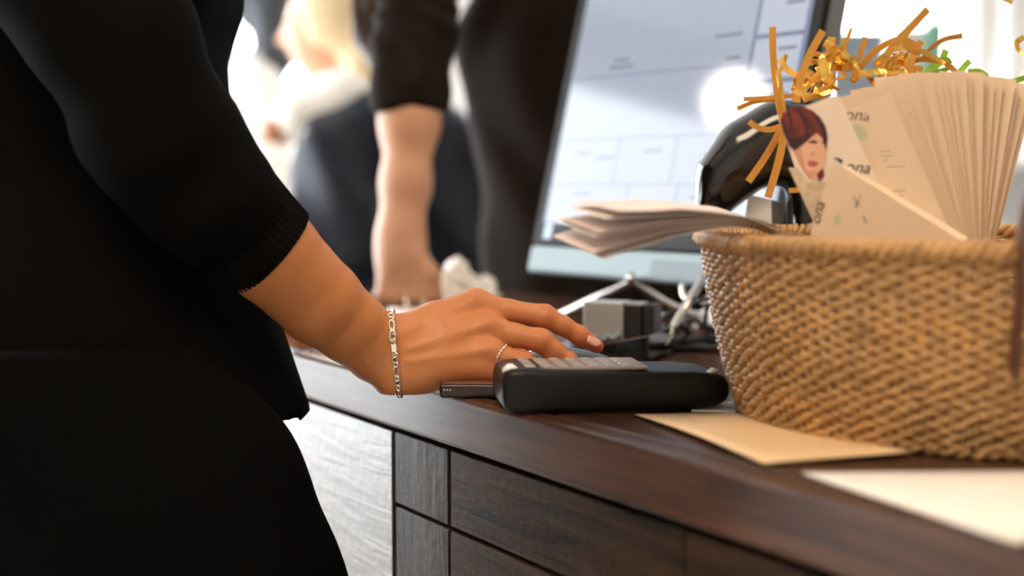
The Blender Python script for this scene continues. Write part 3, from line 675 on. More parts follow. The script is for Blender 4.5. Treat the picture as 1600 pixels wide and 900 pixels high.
o = MB().box((cw / 2, cdp / 2, chh / 2), (cw, cdp, chh)).build('silver_face', M['alu'], cr_); bevel(o, .0012)
o = MB().box((cw + .0085, cdp / 2 + .002, chh / 2 - .001), (.0165, cdp, chh - .003)).build('black_cheek', M['matteblack'], cr_); bevel(o, .001)
o = MB().box((cw + .0235, cdp / 2 + .004, chh / 2 - .001), (.0105, cdp, chh - .002)).build('slot_wall', M['matteblack'], cr_); bevel(o, .001)
MB().box((cw + .009, cdp / 2 + .002, chh - .0018), (.016, cdp * .7, .002)).build('top_plate', M['alu'], cr_)

# ------------------------------------------------------------------ all-in-one computer
MA = math.radians(36); um = Vector((math.sin(MA), -math.cos(MA), 0)); nm_ = Vector((-math.cos(MA), -math.sin(MA), 0)); TAU = math.radians(13.8)
BL = at(822, 424, 1.66); upm = Vector((0, 0, 1)) * math.cos(TAU) - nm_ * math.sin(TAU); fn = (nm_ * math.cos(TAU) + Vector((0, 0, 1)) * math.sin(TAU))
MW, MH, CH = 0.392, 0.372, 0.032
pc = empty('desktop_computer', BL + um * MW / 2 + Vector((0, 0, ZC - BL.z))); tag(pc, 'all-in-one desktop computer with bright screen on a bent rod stand', 'computer')
def mp(u, v, w=0): return BL + um * u + upm * v + fn * w
def mbox(u0, u1, v0, v1, w0, w1, name, mat, parent=pc, bv=0):
    mb = MB(); mb.prism([mp(u0, v0, w0), mp(u1, v0, w0), mp(u1, v1, w0), mp(u0, v1, w0)], fn * (w1 - w0)); o = mb.build(name, mat)
    o.parent = parent
    if parent is pc: o.matrix_parent_inverse = Matrix.Translation(-pc.location)
    if bv: bevel(o, bv, 3)
    return o
def pchild(o, parent=pc):
    o.parent = parent; o.matrix_parent_inverse = Matrix.Translation(-pc.location); return o
mbox(0.001, MW - .001, 0.002, MH, -.034, -.008, 'housing', M['sidegrey'], bv=.006)
mbox(0, MW, CH, MH, -.008, 0, 'bezel', M['bezel'], bv=.003)
chin = mbox(0, MW, 0, CH, -.010, .001, 'chin', M['chin'], bv=.005)
for k in range(9):
    v = .0045 + k * .0021
    mbox(MW * .55, MW * .97, v, v + .0009, .001, .0014, 'grille_slat', M['sidegrey'], chin)
SX0, SX1, SY0, SY1 = .017, MW - .015, CH + .006, MH - .016
scr = mbox(SX0, SX1, SY0, SY1, 0, .0006, 'screen', M['screen'])
def ui(u0, u1, v0, v1, mat, name, w=.0009): return mbox(SX0 + u0 * (SX1 - SX0), SX0 + u1 * (SX1 - SX0), SY0 + v0 * (SY1 - SY0), SY0 + v1 * (SY1 - SY0), .0006, w, name, mat, scr)
ui(0.0, 1, 0.0, .064, M['screendark'], 'task_bar'); ui(.012, .05, .006, .06, M['screenbtn'], 'start_button', .0012)
for v in (.205, .37, .60): ui(.0, .79, v, v + .005, M['screenline'], 'divider_line')
for v, u0, u1 in ((.372, .30, .303), (.372, .56, .563), (.21, .38, .383), (.21, .6, .603)): ui(u0, u1, v - .16, v, M['screenline'], 'column_line')
ui(.795, 1, .075, 1, M['screenline'], 'side_panel')
for k in range(6): 
    b_ = ui(.81, .985, .10 + k * .148, .232 + k * .148, M['screen2'], 'side_tile', .0012)
    ui(.90, .97, .19 + k * .148, .198 + k * .148, M['screentxt'], 'tile_text', .0014)
for u0, u1, v in ((.18, .30, .63), (.2, .27, .655), (.1, .16, .32), (.2, .28, .3), (.42, .5, .32), (.65, .72, .5), (.7, .76, .62), (.64, .75, .7), (.12, .2, .17), (.48, .55, .13), (.66, .74, .16)):
    ui(u0, u1, v, v + .008, M['screentxt'], 'text_line')
def rod(pts, r, name='stand_rod'): return pchild(MB().tube(crom(pts, 6), r, 10).build(name, M['steel'], None, True))
fR = g(1012, 556, ZC + .004); aR = at(1090, 447, 1.40)
rod([at(1096, 432, 1.41), aR, at(1070, 480, 1.375), at(1045, 525, 1.355), fR + Vector((.008, .005, .004)), fR, fR + Vector((-.012, .010, 0))], .0042)
rod([at(1066, 444, 1.415), at(1068, 462, 1.41), at(1078, 466, 1.40), at(1084, 452, 1.40)], .003)
ctr_ = at(985, 430, 1.49)
def onz(p, z=ZC + .005): return Vector((p.x, p.y, z))
rod([ctr_, at(984, 440, 1.50), at(930, 466, 1.60), g(860, 500, ZC + .005)], .0042)
rod([ctr_, at(990, 440, 1.50), at(1055, 480, 1.55), g(1135, 507, ZC + .005)], .0042)

# cables behind the stand
def cable(pts, r, label):
    o = MB().tube(crom(pts, 8), r, 8).build('cable', M['cable'], None, True); return tag(o, label, 'cable', 'black cables behind the basket')
zc = ZC + .004
def gg(px, py, h=.004): return g(px, py, ZC + h)
cable([gg(1145, 535), gg(1100, 530), gg(1060, 532), gg(1035, 520, .01), gg(1062, 508, .03), gg(1075, 520, .02), gg(1055, 530, .006), gg(1020, 528)], .0035, 'black cable looping behind the steel stand foot')
cable([gg(1150, 545), gg(1095, 543), gg(1050, 544), gg(1020, 538, .004), gg(1000, 520, .006)], .004, 'thick black cable lying straight on the counter behind the keypad')
cable([gg(1140, 470, .06), gg(1110, 475, .05), gg(1102, 500, .03), gg(1105, 520, .01), gg(1120, 527, .004)], .0022, 'thin black cable hanging in an arc beside the basket')
cable([gg(1010, 480, .03), gg(1035, 492, .035), gg(1060, 485, .04), gg(1090, 470, .05), gg(1130, 462, .06)], .003, 'black cable crossing below the computer chin')
cable([gg(1020, 500, .012), gg(1045, 512, .02), gg(1075, 500, .02), gg(1110, 512, .012), gg(1140, 520, .008)], .003, 'black cable tangled under the screen')
o = MB().strip(crom([gg(1088, 500, .006), gg(1108, 492, .02), gg(1130, 496, .028), gg(1165, 500, .02)], 5), .022, (0.3, .8, .5), .0004).build('pink_slip', M['pinkpaper'])
tag(o, 'curled pink paper slip lying behind the basket', 'paper slip')
o = MB().strip(crom([gg(1100, 468, .05), gg(1120, 463, .054), gg(1150, 468, .05), gg(1185, 473, .045)], 5), .016, (0.3, .8, .5), .0004).build('pink_tag', M['pinkpaper'])
tag(o, 'pale pink paper tag leaning against the back of the basket', 'paper tag')
# ------------------------------------------------------------------ barcode scanner
sY = 1.235
sc_root = empty('barcode_scanner', (at(1190, 330, sY).x, sY, ZC)); tag(sc_root, 'glossy black barcode scanner arched on a white stand behind the basket', 'barcode scanner')
ss = SDF((at(1075, 330, sY).x, sY - .04, ZC + .002), (at(1305, 330, sY).x, sY + .045, at(1200, 140, sY).z), .002)
def sp(px, py, r, dy=0): return (at(px, py, sY + dy), r)
ss.add(ss.chain([sp(1108, 322, .012), sp(1128, 272, .0175), sp(1165, 232, .021), sp(1215, 203, .021), sp(1250, 205, .017)], .02))
ss.add(ss.chain([sp(1130, 300, .016), sp(1160, 262, .018), sp(1200, 235, .017)], .02), .015)
ss.add(ss.chain([sp(1250, 205, .017), sp(1262, 250, .0165), sp(1268, 300, .0165), sp(1272, 350, .018), sp(1275, 420, .02)], .02), .02)
ss.add(ss.chain([sp(1180, 262, .014), sp(1215, 250, .017), sp(1255, 262, .016)], .01), .01)
child(ss.build('scanner_body', M['gloss']), sc_root)
o = child(MB().tube(crom([at(1150, 218, sY - .012), at(1130, 232, sY - .012), at(1112, 256, sY - .012)], 4), .0016, 6).build('button', M['matteblack'], None, True), sc_root)
for k in range(5):
    o = child(MB().tube(crom([at(1236 + k * 5, 250 + k * 13, sY - .013), at(1252 + k * 4, 246 + k * 14, sY - .0195), at(1270 + k * 2, 256 + k * 15, sY - .012)], 4), .0016, 6).build('grip_rib', M['gloss'], None, True), sc_root)
wq = [at(1170, 304, sY), at(1205, 312, sY), at(1206, 360, sY), at(1160, 360, sY)]
child(MB().prism(wq, Vector((0.004, .04, 0))).build('stand_front', M['capwhite'], None), sc_root)
wq = [at(1206, 312, sY - .001), at(1224, 318, sY + .01), at(1224, 362, sY + .01), at(1207, 362, sY - .001)]
child(MB().prism(wq, Vector((0.003, .035, 0))).build('stand_side', M['alu'], None), sc_root)
b0 = at(1190, 360, sY); child(MB().loft([[Vector((b0.x + a * w, sY + .02 + b * .03 * w2, z)) for a, b in ((-1, -1), (1, -1), (1, 1), (-1, 1))] for w, w2, z in ((.026, 1.2, ZC + .001), (.025, 1.1, ZC + .012), (.016, .6, b0.z + .006))]).build('stand_base', M['sidegrey'], None), sc_root)

# ------------------------------------------------------------------ woven basket
BC = Vector((.343, 1.0, ZC)); R0, R1, BH = .178, .206, .124
bk = empty('woven_basket', BC); tag(bk, 'round woven seagrass basket full of cards on the counter', 'basket')
def bR(z): t = z / BH; return R0 + (R1 - R0) * (t ** 0.9) + 0.003 * math.sin(t * 3.1)
NST = 150; ROWS = 33; pitch = (BH - .004) / ROWS
def strand(z, amp_r, amp_z, ph, rr, Rm, sides=5, n=NST * 4, ncyc=NST / 2, jit=0.0006, wob=None):
    a = np.linspace(0, 2 * np.pi, n, endpoint=False); rng = np.random.RandomState(int(z * 1e6) % 9999 + int(ph * 10))
    jr = np.repeat(rng.uniform(-jit, jit, n // 4), 4)[:n]; jz = np.repeat(rng.uniform(-jit, jit, n // 4), 4)[:n]
    r = Rm + amp_r * np.cos(ncyc * a + ph) + jr; zz = z + amp_z * np.sin(ncyc * a + ph) + jz
    C = np.stack([r * np.cos(a), r * np.sin(a), zz], 1)
    t = np.roll(C, -1, 0) - np.roll(C, 1, 0); t /= np.linalg.norm(t, axis=1)[:, None]
    u = np.stack([np.cos(a), np.sin(a), 0 * a], 1); u -= t * (u * t).sum(1)[:, None]; u /= np.linalg.norm(u, axis=1)[:, None]; w = np.cross(t, u)
    q = np.arange(sides) * 2 * np.pi / sides
    V = (C[:, None, :] + rr * (np.cos(q)[None, :, None] * u[:, None, :] + np.sin(q)[None, :, None] * w[:, None, :])).reshape(-1, 3)
    i = np.arange(n)[:, None]; k = np.arange(sides)[None, :]; j = (i + 1) % n; k2 = (k + 1) % sides
    Fq = np.stack([i * sides + k, j * sides + k, j * sides + k2, i * sides + k2], 2).reshape(-1, 4); return V, Fq
def np_obj(name, parts, mat, parent):
    Vs = []; Fs = []; n = 0
    for V, F_ in parts: Vs.append(V); Fs.append(F_ + n); n += len(V)
    return mesh_obj(name, np.concatenate(Vs), np.concatenate(Fs), mat, parent, True)
for i in range(ROWS):
    z = .004 + pitch * (i + .5); ph = random.uniform(-.25, .25) + (math.pi / 2 if i % 2 else 0)
    ph = (math.pi if i % 2 else 0) + random.uniform(-.8, .8)
    np_obj('weaver', [strand(z, .0018, .0005, ph, .00190, bR(z), 6, NST * 4, NST / 2, .0007)], M['wick'], bk)
mb = MB()
for k in range(NST):
    a = 2 * math.pi * k / NST; pts = [Vector((bR(z) * math.cos(a), bR(z) * math.sin(a), z)) for z in (.002, BH * .33, BH * .66, BH)]
    mb.tube(pts, .0016, 5)
o = mb.build('stakes', M['wick_in'], bk, True); o['kind'] = 'stuff'
np_obj('rim_braid', [strand(BH + .001, .0042, .0034, p, .0030, bR(BH) + .001, 6, 480, 60, .0007) for p in (0, 2.1, 4.2)], M['wick'], bk)
np_obj('base_braid', [strand(.0036, .0022, .0014, p, .0020, R0 + .0005, 5, 480, 60) for p in (0, math.pi)], M['wick'], bk)
rg = [[Vector((r * math.cos(a), r * math.sin(a), z)) for a in [2 * math.pi * k / 64 for k in range(64)]] for r, z in ((R0 - .001, .001), (R0 - .001, .005))]
MB().loft(rg).build('base', M['wick_in'], bk)
# leather handle at the right
ha = math.radians(-98)
hv = Vector((math.cos(ha), math.sin(ha), 0)); hs_ = Vector((-hv.y, hv.x, 0))
def hpt(a, out, z): return (hv * (bR(min(max(z, 0), BH)) + out) + hs_ * a) + Vector((0, 0, z))
for nm_a, pts in (('handle', [hpt(-.03, .006, .055), hpt(-.03, .012, .10), hpt(-.029, .006, .138), hpt(-.02, .004, .165), hpt(0, .003, .172), hpt(.02, .004, .165), hpt(.029, .006, .138), hpt(.03, .012, .10), hpt(.03, .006, .055)]),):
    o = MB().strip(crom(pts, 6), .016, hv, .003).build(nm_a, M['leather'], bk); o['label'] = 'brown leather handle'
bed = SDF((-.22, -.22, .0), (.22, .22, .13), .006)
bed.add(bed.ell((0, 0, .035), (.165, .165, .045))); bed.F = bed.F + (0.004 * np.sin(bed.X * 160 + 3 * np.sin(bed.Y * 90)) * np.sin(bed.Y * 140)).astype(np.float32); bed.cut((0, 0, .007), (0, 0, -1))
o = bed.build('shredded_paper', M['goldpaper']); o.location = BC; o['kind'] = 'stuff'; tag(o, 'nest of shredded gold paper filling the basket', 'shredded paper')

# ------------------------------------------------------------------ cards standing in the basket
def card_poly(pts, Y, th, name, mat, lean=0.0):
    mb = MB(); P = [at(a, b, Y) for a, b in pts]; mb.prism(P, Vector((0, th, 0))); return mb.build(name, mat)
def flat(pts, Y, name, mat, parent, th=.00012):
    mb = MB(); mb.prism([at(a, b, Y) for a, b in pts], Vector((0, th, 0))); o = mb.build(name, mat)
    o.parent = parent; o.matrix_parent_inverse = parent.matrix_world.inverted(); return o
def text(body, px, py, Y, size_px, rot, mat, parent, name='printed_name', shear=.25):
    cu = bpy.data.curves.new(name, 'FONT'); cu.body = body; cu.size = size_px / FPX * Y; cu.shear = shear; cu.extrude = .00006
    o = bpy.data.objects.new('tmp', cu); COL.objects.link(o); dg = bpy.context.evaluated_depsgraph_get(); me = bpy.data.meshes.new_from_object(o.evaluated_get(dg)); bpy.data.objects.remove(o)
    q = bpy.data.objects.new(name, me); COL.objects.link(q); me.materials.clear(); me.materials.append(mat)
    q.matrix_world = Matrix.Translation(at(px, py, Y)) @ Matrix.Rotation(rot, 4, 'Y') @ Matrix.Rotation(math.pi / 2, 4, 'X')
    q.parent = parent; return q
PX, PY = 1531, 470; CWD = 172; NF = 19
for k in range(NF):
    t = k / (NF - 1); a = math.radians(-23.2 + 38.2 * t + (random.uniform(-.7, .7) if 0 < k < NF - 1 else 0)); w_ = CWD * (1 if k < 3 else 1 - .45 * t); h = 359 + random.uniform(-7, 7) - max(0, w_ * math.sin(a)) * .8
    Yk = .975 + .0042 * k
    up = Vector((math.sin(a), -math.cos(a))); lf = Vector((-math.cos(a), -math.sin(a))); p0 = Vector((PX, PY))
    q = [p0 + up * h, p0, p0 + lf * w_, p0 + lf * w_ + up * h]
    yw = .006 if k == 0 else random.uniform(.002, .010)
    P4 = [at(v.x, v.y, Yk) for v in q]; P4[2].y += .012 + yw; P4[3].y += .012 + yw; P4[0].y += random.uniform(-.001, .001)
    if k == 0: P4[2].y = P4[3].y = Yk
    mb = MB(); mb.prism(P4, Vector((0, .0007, 0))); o = mb.build('brochure_card', M['card'])
    if k == 0:
        tag(o, 'cream card printed with a name, front of the fanned stack', 'card', 'cream cards fanned in the basket'); front = o
    elif k == NF - 1: tag(o, 'last cream card at the right end of the fan', 'card', 'cream cards fanned in the basket')
    else: tag(o, ['second', 'third', 'fourth', 'fifth', 'sixth', 'seventh', 'eighth', 'ninth', 'tenth', 'eleventh', 'twelfth', 'thirteenth', 'fourteenth', 'fifteenth', 'sixteenth', 'seventeenth', 'eighteenth'][k - 1] + ' cream card counted from the left of the fan' if 1 else 'cream card standing within the fanned stack in the basket', 'card', 'cream cards fanned in the basket')
Yt = .9747
text('ona', 1318, 187, Yt, 27, math.radians(3), M['ink'], front)
flat([(1331, 196), (1340, 194), (1349, 197), (1355, 206), (1357, 216), (1349, 219), (1340, 217), (1335, 207)], Yt, 'leaf_print', M['inkgreen'], front)
for i, (x, y, w) in enumerate(((1374, 236, 16), (1377, 243, 18), (1380, 250, 8), (1384, 260, 30), (1395, 298, 20), (1398, 306, 12))):
    flat([(x, y), (x + w, y - 1), (x + w, y + 1), (x, y + 2)], Yt, 'small_print', M['inkfaint'], front)
# portrait card
Yp = .968
pcard = card_poly([(1216, 183), (1300, 150), (1312, 152), (1372, 286), (1345, 370), (1280, 372)], Yp, .0006, 'portrait_card', M['cardw']); tag(pcard, 'pale card printed with a red-haired portrait, leaning left in the basket', 'card')
flat([(1232, 262), (1246, 262), (1262, 284), (1290, 284), (1296, 330), (1268, 340), (1258, 318)], Yp - .0003, 'printed_knitwear', M['p_knit'], pcard)
flat([(1236, 210), (1250, 200), (1275, 200), (1290, 214), (1292, 236), (1290, 254), (1285, 270), (1274, 281), (1264, 278), (1250, 258), (1240, 236)], Yp - .0005, 'printed_face', M['p_face'], pcard)
flat([(1240, 222), (1249, 222), (1258, 262), (1264, 278), (1250, 258), (1240, 236)], Yp - .0006, 'printed_cheek', M['p_face2'], pcard)
flat([(1262, 252), (1268, 251), (1273, 252), (1279, 254), (1275, 260), (1268, 261), (1263, 258)], Yp - .0006, 'printed_lips', M['p_lip'], pcard)
flat([(1266, 242), (1271, 236), (1274, 242), (1270, 245)], Yp - .0006, 'printed_nose', M['p_face2'], pcard)
flat([(1262, 222), (1270, 219), (1278, 221), (1276, 224), (1268, 224)], Yp - .00065, 'printed_eye', M['p_hair2'], pcard); flat([(1284, 221), (1290, 222), (1289, 225), (1285, 224)], Yp - .00065, 'printed_eye', M['p_hair2'], pcard)
hair = [(1218, 186), (1226, 174), (1240, 167), (1256, 167), (1270, 173), (1282, 184), (1290, 198), (1293, 214), (1291, 236), (1285, 216), (1276, 208), (1266, 216), (1254, 226), (1242, 234), (1232, 226), (1224, 208)]
flat(hair, Yp - .0008, 'printed_hair', M['p_hair'], pcard)
flat([(1224, 208), (1232, 214), (1250, 214), (1264, 204), (1266, 216), (1254, 226), (1242, 235), (1233, 228)], Yp - .0010, 'printed_fringe', M['p_hair2'], pcard)
flat([(1282, 184), (1290, 198), (1293, 214), (1291, 236), (1287, 222), (1284, 204)], Yp - .0010, 'printed_side_lock', M['p_hair2'], pcard)
flat([(1228, 184), (1240, 176), (1252, 178), (1258, 188), (1250, 198), (1238, 200), (1229, 196)], Yp - .0010, 'printed_highlight_lock', M['p_hair3'], pcard)
for q_, m_ in (([(1244, 170), (1250, 170), (1262, 190), (1266, 206), (1260, 200)], 'p_hair2'), ([(1258, 169), (1264, 171), (1278, 192), (1284, 210), (1276, 200)], 'p_hair3'), ([(1230, 176), (1234, 173), (1238, 196), (1244, 214), (1236, 206)], 'p_hair2'), ([(1270, 176), (1276, 180), (1286, 204), (1284, 206)], 'p_hair2'), ([(1246, 182), (1250, 184), (1256, 202), (1254, 214), (1249, 204)], 'p_hair3'), ([(1220, 190), (1224, 188), (1232, 212), (1236, 226), (1228, 214)], 'p_hair2')):
    flat(q_, Yp - .0012, 'printed_hair_strand', M[m_], pcard)
flat([(1258, 266), (1268, 268), (1276, 266), (1272, 276), (1265, 277)], Yp - .0006, 'printed_chin_shade', M['p_face2'], pcard)
flat([(1276, 272), (1286, 262), (1288, 274), (1280, 284)], Yp - .0008, 'printed_neck_hair', M['p_hair'], pcard)
text('ona', 1319, 268, Yp - .0003, 27, math.radians(5), M['ink'], pcard)
flat([(1302, 247), (1310, 247), (1317, 251), (1313, 256), (1310, 251)], Yp - .0003, 'swoosh_print', M['ink'], pcard)
# folded card in front
Yf = .955
fcard = card_poly([(1303, 252), (1318, 262), (1505, 378), (1480, 400), (1264, 400), (1268, 352)], Yf, .0006, 'folded_card', M['card']); tag(fcard, 'cream folded card slanting low across the front of the basket', 'card')
cr2 = MB(); cr2.prism([at(1318, 262, Yf + .001), at(1505, 378, Yf + .001), at(1512, 372, Yf + .02), at(1326, 258, Yf + .02)], Vector((0, .0005, .0005))); o = cr2.build('folded_flap', M['card']); o.parent = fcard
text('ona', 1280, 352, Yf - .0003, 24, math.radians(-76), M['ink'], fcard)
for q in ([(1335, 305), (1343, 322), (1340, 324), (1332, 307)], [(1347, 304), (1338, 326), (1335, 324), (1344, 303)], [(1350, 336), (1356, 348), (1352, 350), (1347, 338)]): flat(q, Yf - .0002, 'pencil_mark', M['inkfaint'], fcard)
flat([(1302, 338), (1310, 334), (1315, 342), (1310, 352), (1303, 350)], Yf - .0002, 'leaf_print', M['inkgreen'], fcard)

# ------------------------------------------------------------------ gold tinsel and green shreds
tin = empty('gold_tinsel', BC + Vector((-.08, .04, .08))); tag(tin, 'bunch of curling gold foil tinsel sticking out of the basket', 'tinsel')
def rib(pts, w, Y, mat, parent, tw=0.0, name='foil_strip', side=None, dy=0.0):
    n = len(pts); P = crom([at(a, b, Y + dy * i / max(n - 1, 1)) for i, (a, b) in enumerate(pts)], 5)
    t = (P[-1] - P[0]).normalized(); side = side or t.cross(Vector((0, 1, 0.25)))
    o = MB().strip(P, w / FPX * Y, side, .0003, tw).build(name, mat, None, False); child(o, parent); return o
TY = 1.045
for pts, w, k, tw in (
    ([(1207, 42), (1208, 90), (1214, 142), (1222, 190)], 11, 1, .2), ([(1286, 48), (1264, 88), (1250, 128), (1244, 160)], 12, 1, .3), ([(1162, 155), (1200, 153), (1256, 148)], 7, 1, .2),
    ([(1152, 170), (1180, 159), (1218, 156)], 7, 0, .8), ([(1170, 190), (1186, 200), (1206, 202), (1228, 193)], 9, 1, .3), ([(1226, 192), (1198, 242), (1169, 284)], 11, 1, .15),
    ([(1228, 190), (1218, 246), (1200, 309)], 12, 1, .15), ([(1236, 205), (1242, 250), (1260, 292)], 8, 1, .3), ([(1232, 298), (1250, 296), (1262, 290)], 8, 0, .2),
    ([(1216, 110), (1222, 150), (1230, 200)], 8, 0, 1.2), ([(1218, 92), (1232, 110), (1262, 128)], 10, 0, .5), ([(1228, 85), (1222, 105), (1212, 120)], 7, 0, .4),
    ([(1450, 14), (1415, 52), (1384, 88), (1372, 118)], 12, 1, .2), ([(1503, 56), (1474, 62), (1452, 78), (1436, 94), (1400, 98)], 8, 1, .7), ([(1330, 128), (1362, 84), (1404, 62), (1436, 72)], 9, 1, .3),
    ([(1500, 118), (1470, 96), (1420, 94), (1372, 108)], 9, 1, .6), ([(1352, 60), (1342, 90), (1332, 122)], 9, 1, .3), ([(1440, 64), (1424, 96), (1432, 128)], 10, 1, .5),
    ([(1406, 58), (1420, 76), (1438, 84)], 9, 1, .3), ([(1365, 100), (1400, 76), (1440, 80), (1476, 100)], 9, 0, .8), ([(1320, 60), (1312, 90), (1318, 124)], 9, 0, 1.0),
    ([(1300, 58), (1296, 96), (1300, 132)], 12, 0, .9), ([(1284, 90), (1290, 120), (1302, 140)], 12, 0, .7), ([(1310, 100), (1330, 92), (1342, 110), (1334, 128)], 10, 0, 1.2), ([(1268, 110), (1256, 130), (1252, 150)], 10, 0, 1.0),
    ([(1288, 66), (1306, 78), (1316, 102)], 11, 0, .6), ([(1340, 116), (1372, 112), (1404, 116)], 10, 0, 1.4), ([(1318, 82), (1336, 100), (1350, 126)], 9, 0, 1.4), ([(1386, 118), (1420, 110), (1444, 118)], 9, 0, 1.5),
    ([(1600, 58), (1589, 66), (1592, 78), (1603, 88)], 9, 0, .8), ([(1565, -4), (1582, 4)], 6, 0, .2), ([(1240, 142), (1270, 150), (1300, 140)], 9, 0, .9), ([(1330, 44), (1322, 70), (1316, 92)], 5, 1, .2)):
    rib(pts, w, TY + random.uniform(-.02, .03), M['goldpaper'] if k else M['gold'], tin, tw * random.choice((-1, 1)))
for k in range(46):
    cx_, cy_ = random.choice(((1300, 100), (1308, 85), (1325, 108), (1285, 120), (1400, 98), (1425, 90), (1370, 112), (1262, 132)))
    cx_ += random.gauss(0, 12); cy_ += random.gauss(0, 10); a = random.uniform(0, math.pi); L_ = random.uniform(9, 20)
    rib([(cx_ - L_ * math.cos(a), cy_ - L_ * math.sin(a)), (cx_ + random.gauss(0, 5), cy_ + random.gauss(0, 5)), (cx_ + L_ * math.cos(a), cy_ + L_ * math.sin(a))], random.uniform(6, 11), TY + random.uniform(.0, .05), M['gold'] if k % 3 else M['goldpaper'], tin, random.uniform(-2.2, 2.2), dy=random.uniform(-.012, .012))
for (x, y) in ((1276, 150), (1298, 136), (1266, 176)): rib([(x - 20, y + 6), (x, y), (x + 14, y + 4)], 9, 1.02, M['gold'], tin, 1.1)
grn = empty('green_paper_shreds', BC + Vector((.02, .06, .08))); tag(grn, 'lime green paper shreds poking up behind the cards', 'paper shreds')
for pts, w in (([(1478, 78), (1470, 96), (1450, 112), (1440, 128)], 11), ([(1515, 95), (1500, 112), (1488, 128)], 9), ([(1440, 118), (1466, 112), (1490, 104)], 9), ([(1512, 112), (1530, 112), (1542, 120)], 9), ([(1582, 128), (1600, 122), (1620, 118)], 9), ([(1450, 96), (1478, 92), (1486, 100)], 7)):
    rib(pts, w, 1.075, M['green'], grn, .5, 'paper_strip')

# ------------------------------------------------------------------ loose papers over the basket edge
for k, (tip, mid, yo) in enumerate((((930, 322), (1040, 320), .0), ((912, 331), (1035, 326), .004), ((905, 352), (1030, 334), .008), ((899, 357), (1030, 338), .012), ((894, 382), (1020, 346), .016), ((908, 389), (1030, 352), .02))):
    Y0 = .885 + yo
    P = crom([at(tip[0], tip[1], Y0), at((tip[0] + mid[0]) / 2, (tip[1] * .45 + mid[1] * .55) + 1, Y0 + .012), at(mid[0], mid[1], Y0 + .03), at(1130, 330 + k * 1.7, Y0 + .05), at(1205, 352 + k * 2, Y0 + .08)], 5)
    o = MB().strip(P, .055, (-.3, 1, 0.10 + .03 * k), .0004).build('paper_sheet', (M['pinkpaper'], M['paper'])[k % 2]); 
    tag(o, ['top', 'second', 'third', 'fourth', 'fifth', 'lowest'][k] + ' sheet of the fanned papers hanging over the basket rim', 'paper sheet', 'papers fanned over the basket rim')
# kraft card and white sheet lying on the counter
def curved_sheet(corners, lift, name, mat, n=8, th=.0006):
    a, b, c, d = corners; mb = MB(); rings = []
    for i in range(n + 1):
        t = i / n; p, q = a.lerp(b, t), d.lerp(c, t); rings.append([p.lerp(q, s / n) + Vector((0, 0, lift(t, s / n))) for s in range(n + 1)])
    mb.loft(rings, cap=False, closed=False); o = mb.build(name, mat, None, True); m = o.modifiers.new('solid', 'SOLIDIFY'); m.thickness = th; m.offset = 1; return o
o = curved_sheet((g(992, 652), g(1192, 729), g(1425, 716), g(1200, 648)), lambda t, s: .0016 + .005 * (math.sin(math.pi * t) * .35) * (1 - s * .6) + .005 * max(0, t - .6) * s, 'kraft_card', M['kraft'])
tag(o, 'tan card lying warped on the counter before the basket', 'card')
o = curved_sheet((g(1252, 742), g(1588, 853), g(1800, 800), g(1620, 738)), lambda t, s: .0008, 'white_sheet', M['paper']); tag(o, 'blank white sheet of paper near the front counter edge', 'paper sheet')
o = curved_sheet((g(1080, 644), g(1150, 646), g(1160, 630), g(1085, 630)), lambda t, s: .0005, 'receipt_slip', M['paper']); tag(o, 'small white slip under the end of the payment terminal', 'paper slip')
o = curved_sheet((g(468, 553), g(540, 574), g(575, 560), g(505, 543)), lambda t, s: .0006, 'note_sheet', M['paper']); tag(o, 'white paper lying on the counter behind the forearm', 'paper sheet')

# ------------------------------------------------------------------ person behind the counter
b2 = empty('person', (.1, 2.25, 0)); tag(b2, 'person in dark brown knitwear standing behind the counter, arm propped on it', 'person')
HX = g(640, 484); hy = HX.y
s2 = SDF((-.30, 1.70, .945), (.02, 2.15, 1.50), .004)
def q2(l): return [(at(a, b, Y), r / 1000) for a, b, Y, r in l]
hy0 = hy
s2.add(s2.chain(q2([(652, -60, hy + .12, 42), (648, 60, hy + .08, 40), (640, 190, hy + .05, 36), (634, 290, hy + .03, 29), (627, 355, hy + .015, 24), (626, 385, hy + .008, 26), (628, 415, hy, 30)]), .03), .03)
f2 = None
for k, (x0, x1, ln) in enumerate(((606, 598, 478), (624, 616, 486), (644, 640, 486), (662, 662, 480))):
    s2.add(s2.chain(q2([(626 + (k - 1.5) * 8, 400, hy, 20), (x0, 440, hy - .012, 13)]), .012), .012)
    f = s2.chain(q2([(x0, 440, hy - .012, 12), (x1, 462, hy - .02, 10.5), (x1, ln, hy - .012, 9)]), .006); f2 = f if f2 is None else smin(f2, f, .002)
s2.add(f2, .008); s2.add(s2.chain(q2([(645, 400, hy - .01, 18), (672, 430, hy - .02, 13), (682, 465, hy - .02, 10)]), .01), .01)
s2.F = np.maximum(s2.F, ZC + .001 - s2.Z); Va, Qa = s2.mesh()
s3 = SDF((-.25, 1.85, .03), (.52, 2.6, 1.85), .01)
s3.add(s3.column([(.85, .15, 2.3, .15, .11), (1.1, .15, 2.28, .11, .07), (1.3, .13, 2.23, .12, .06), (1.44, .11, 2.18, .08, .05)]), .03); s3.add(s3.cone((.1, 2.15, 1.42), (.1, 2.12, 1.52), .052, .05), .03)
s3.add(s3.ell((.1, 2.1, 1.62), (.078, .1, .118)), .03); s3.add(s3.cone((.1, 2.0, 1.61), (.1, 1.99, 1.60), .014, .013), .02)
s3.add(s3.chain([((.3, 2.2, 1.38), .045), ((.38, 2.2, 1.12), .04), ((.34, 2.1, .99), .03)], .03), .03)
for x in (.06, .24): s3.add(s3.chain([((x, 2.3, .88), .08), ((x, 2.32, .5), .06), ((x, 2.36, .08), .04), ((x, 2.28, .05), .035)], .03), .03)
Vb, Qb = s3.mesh()
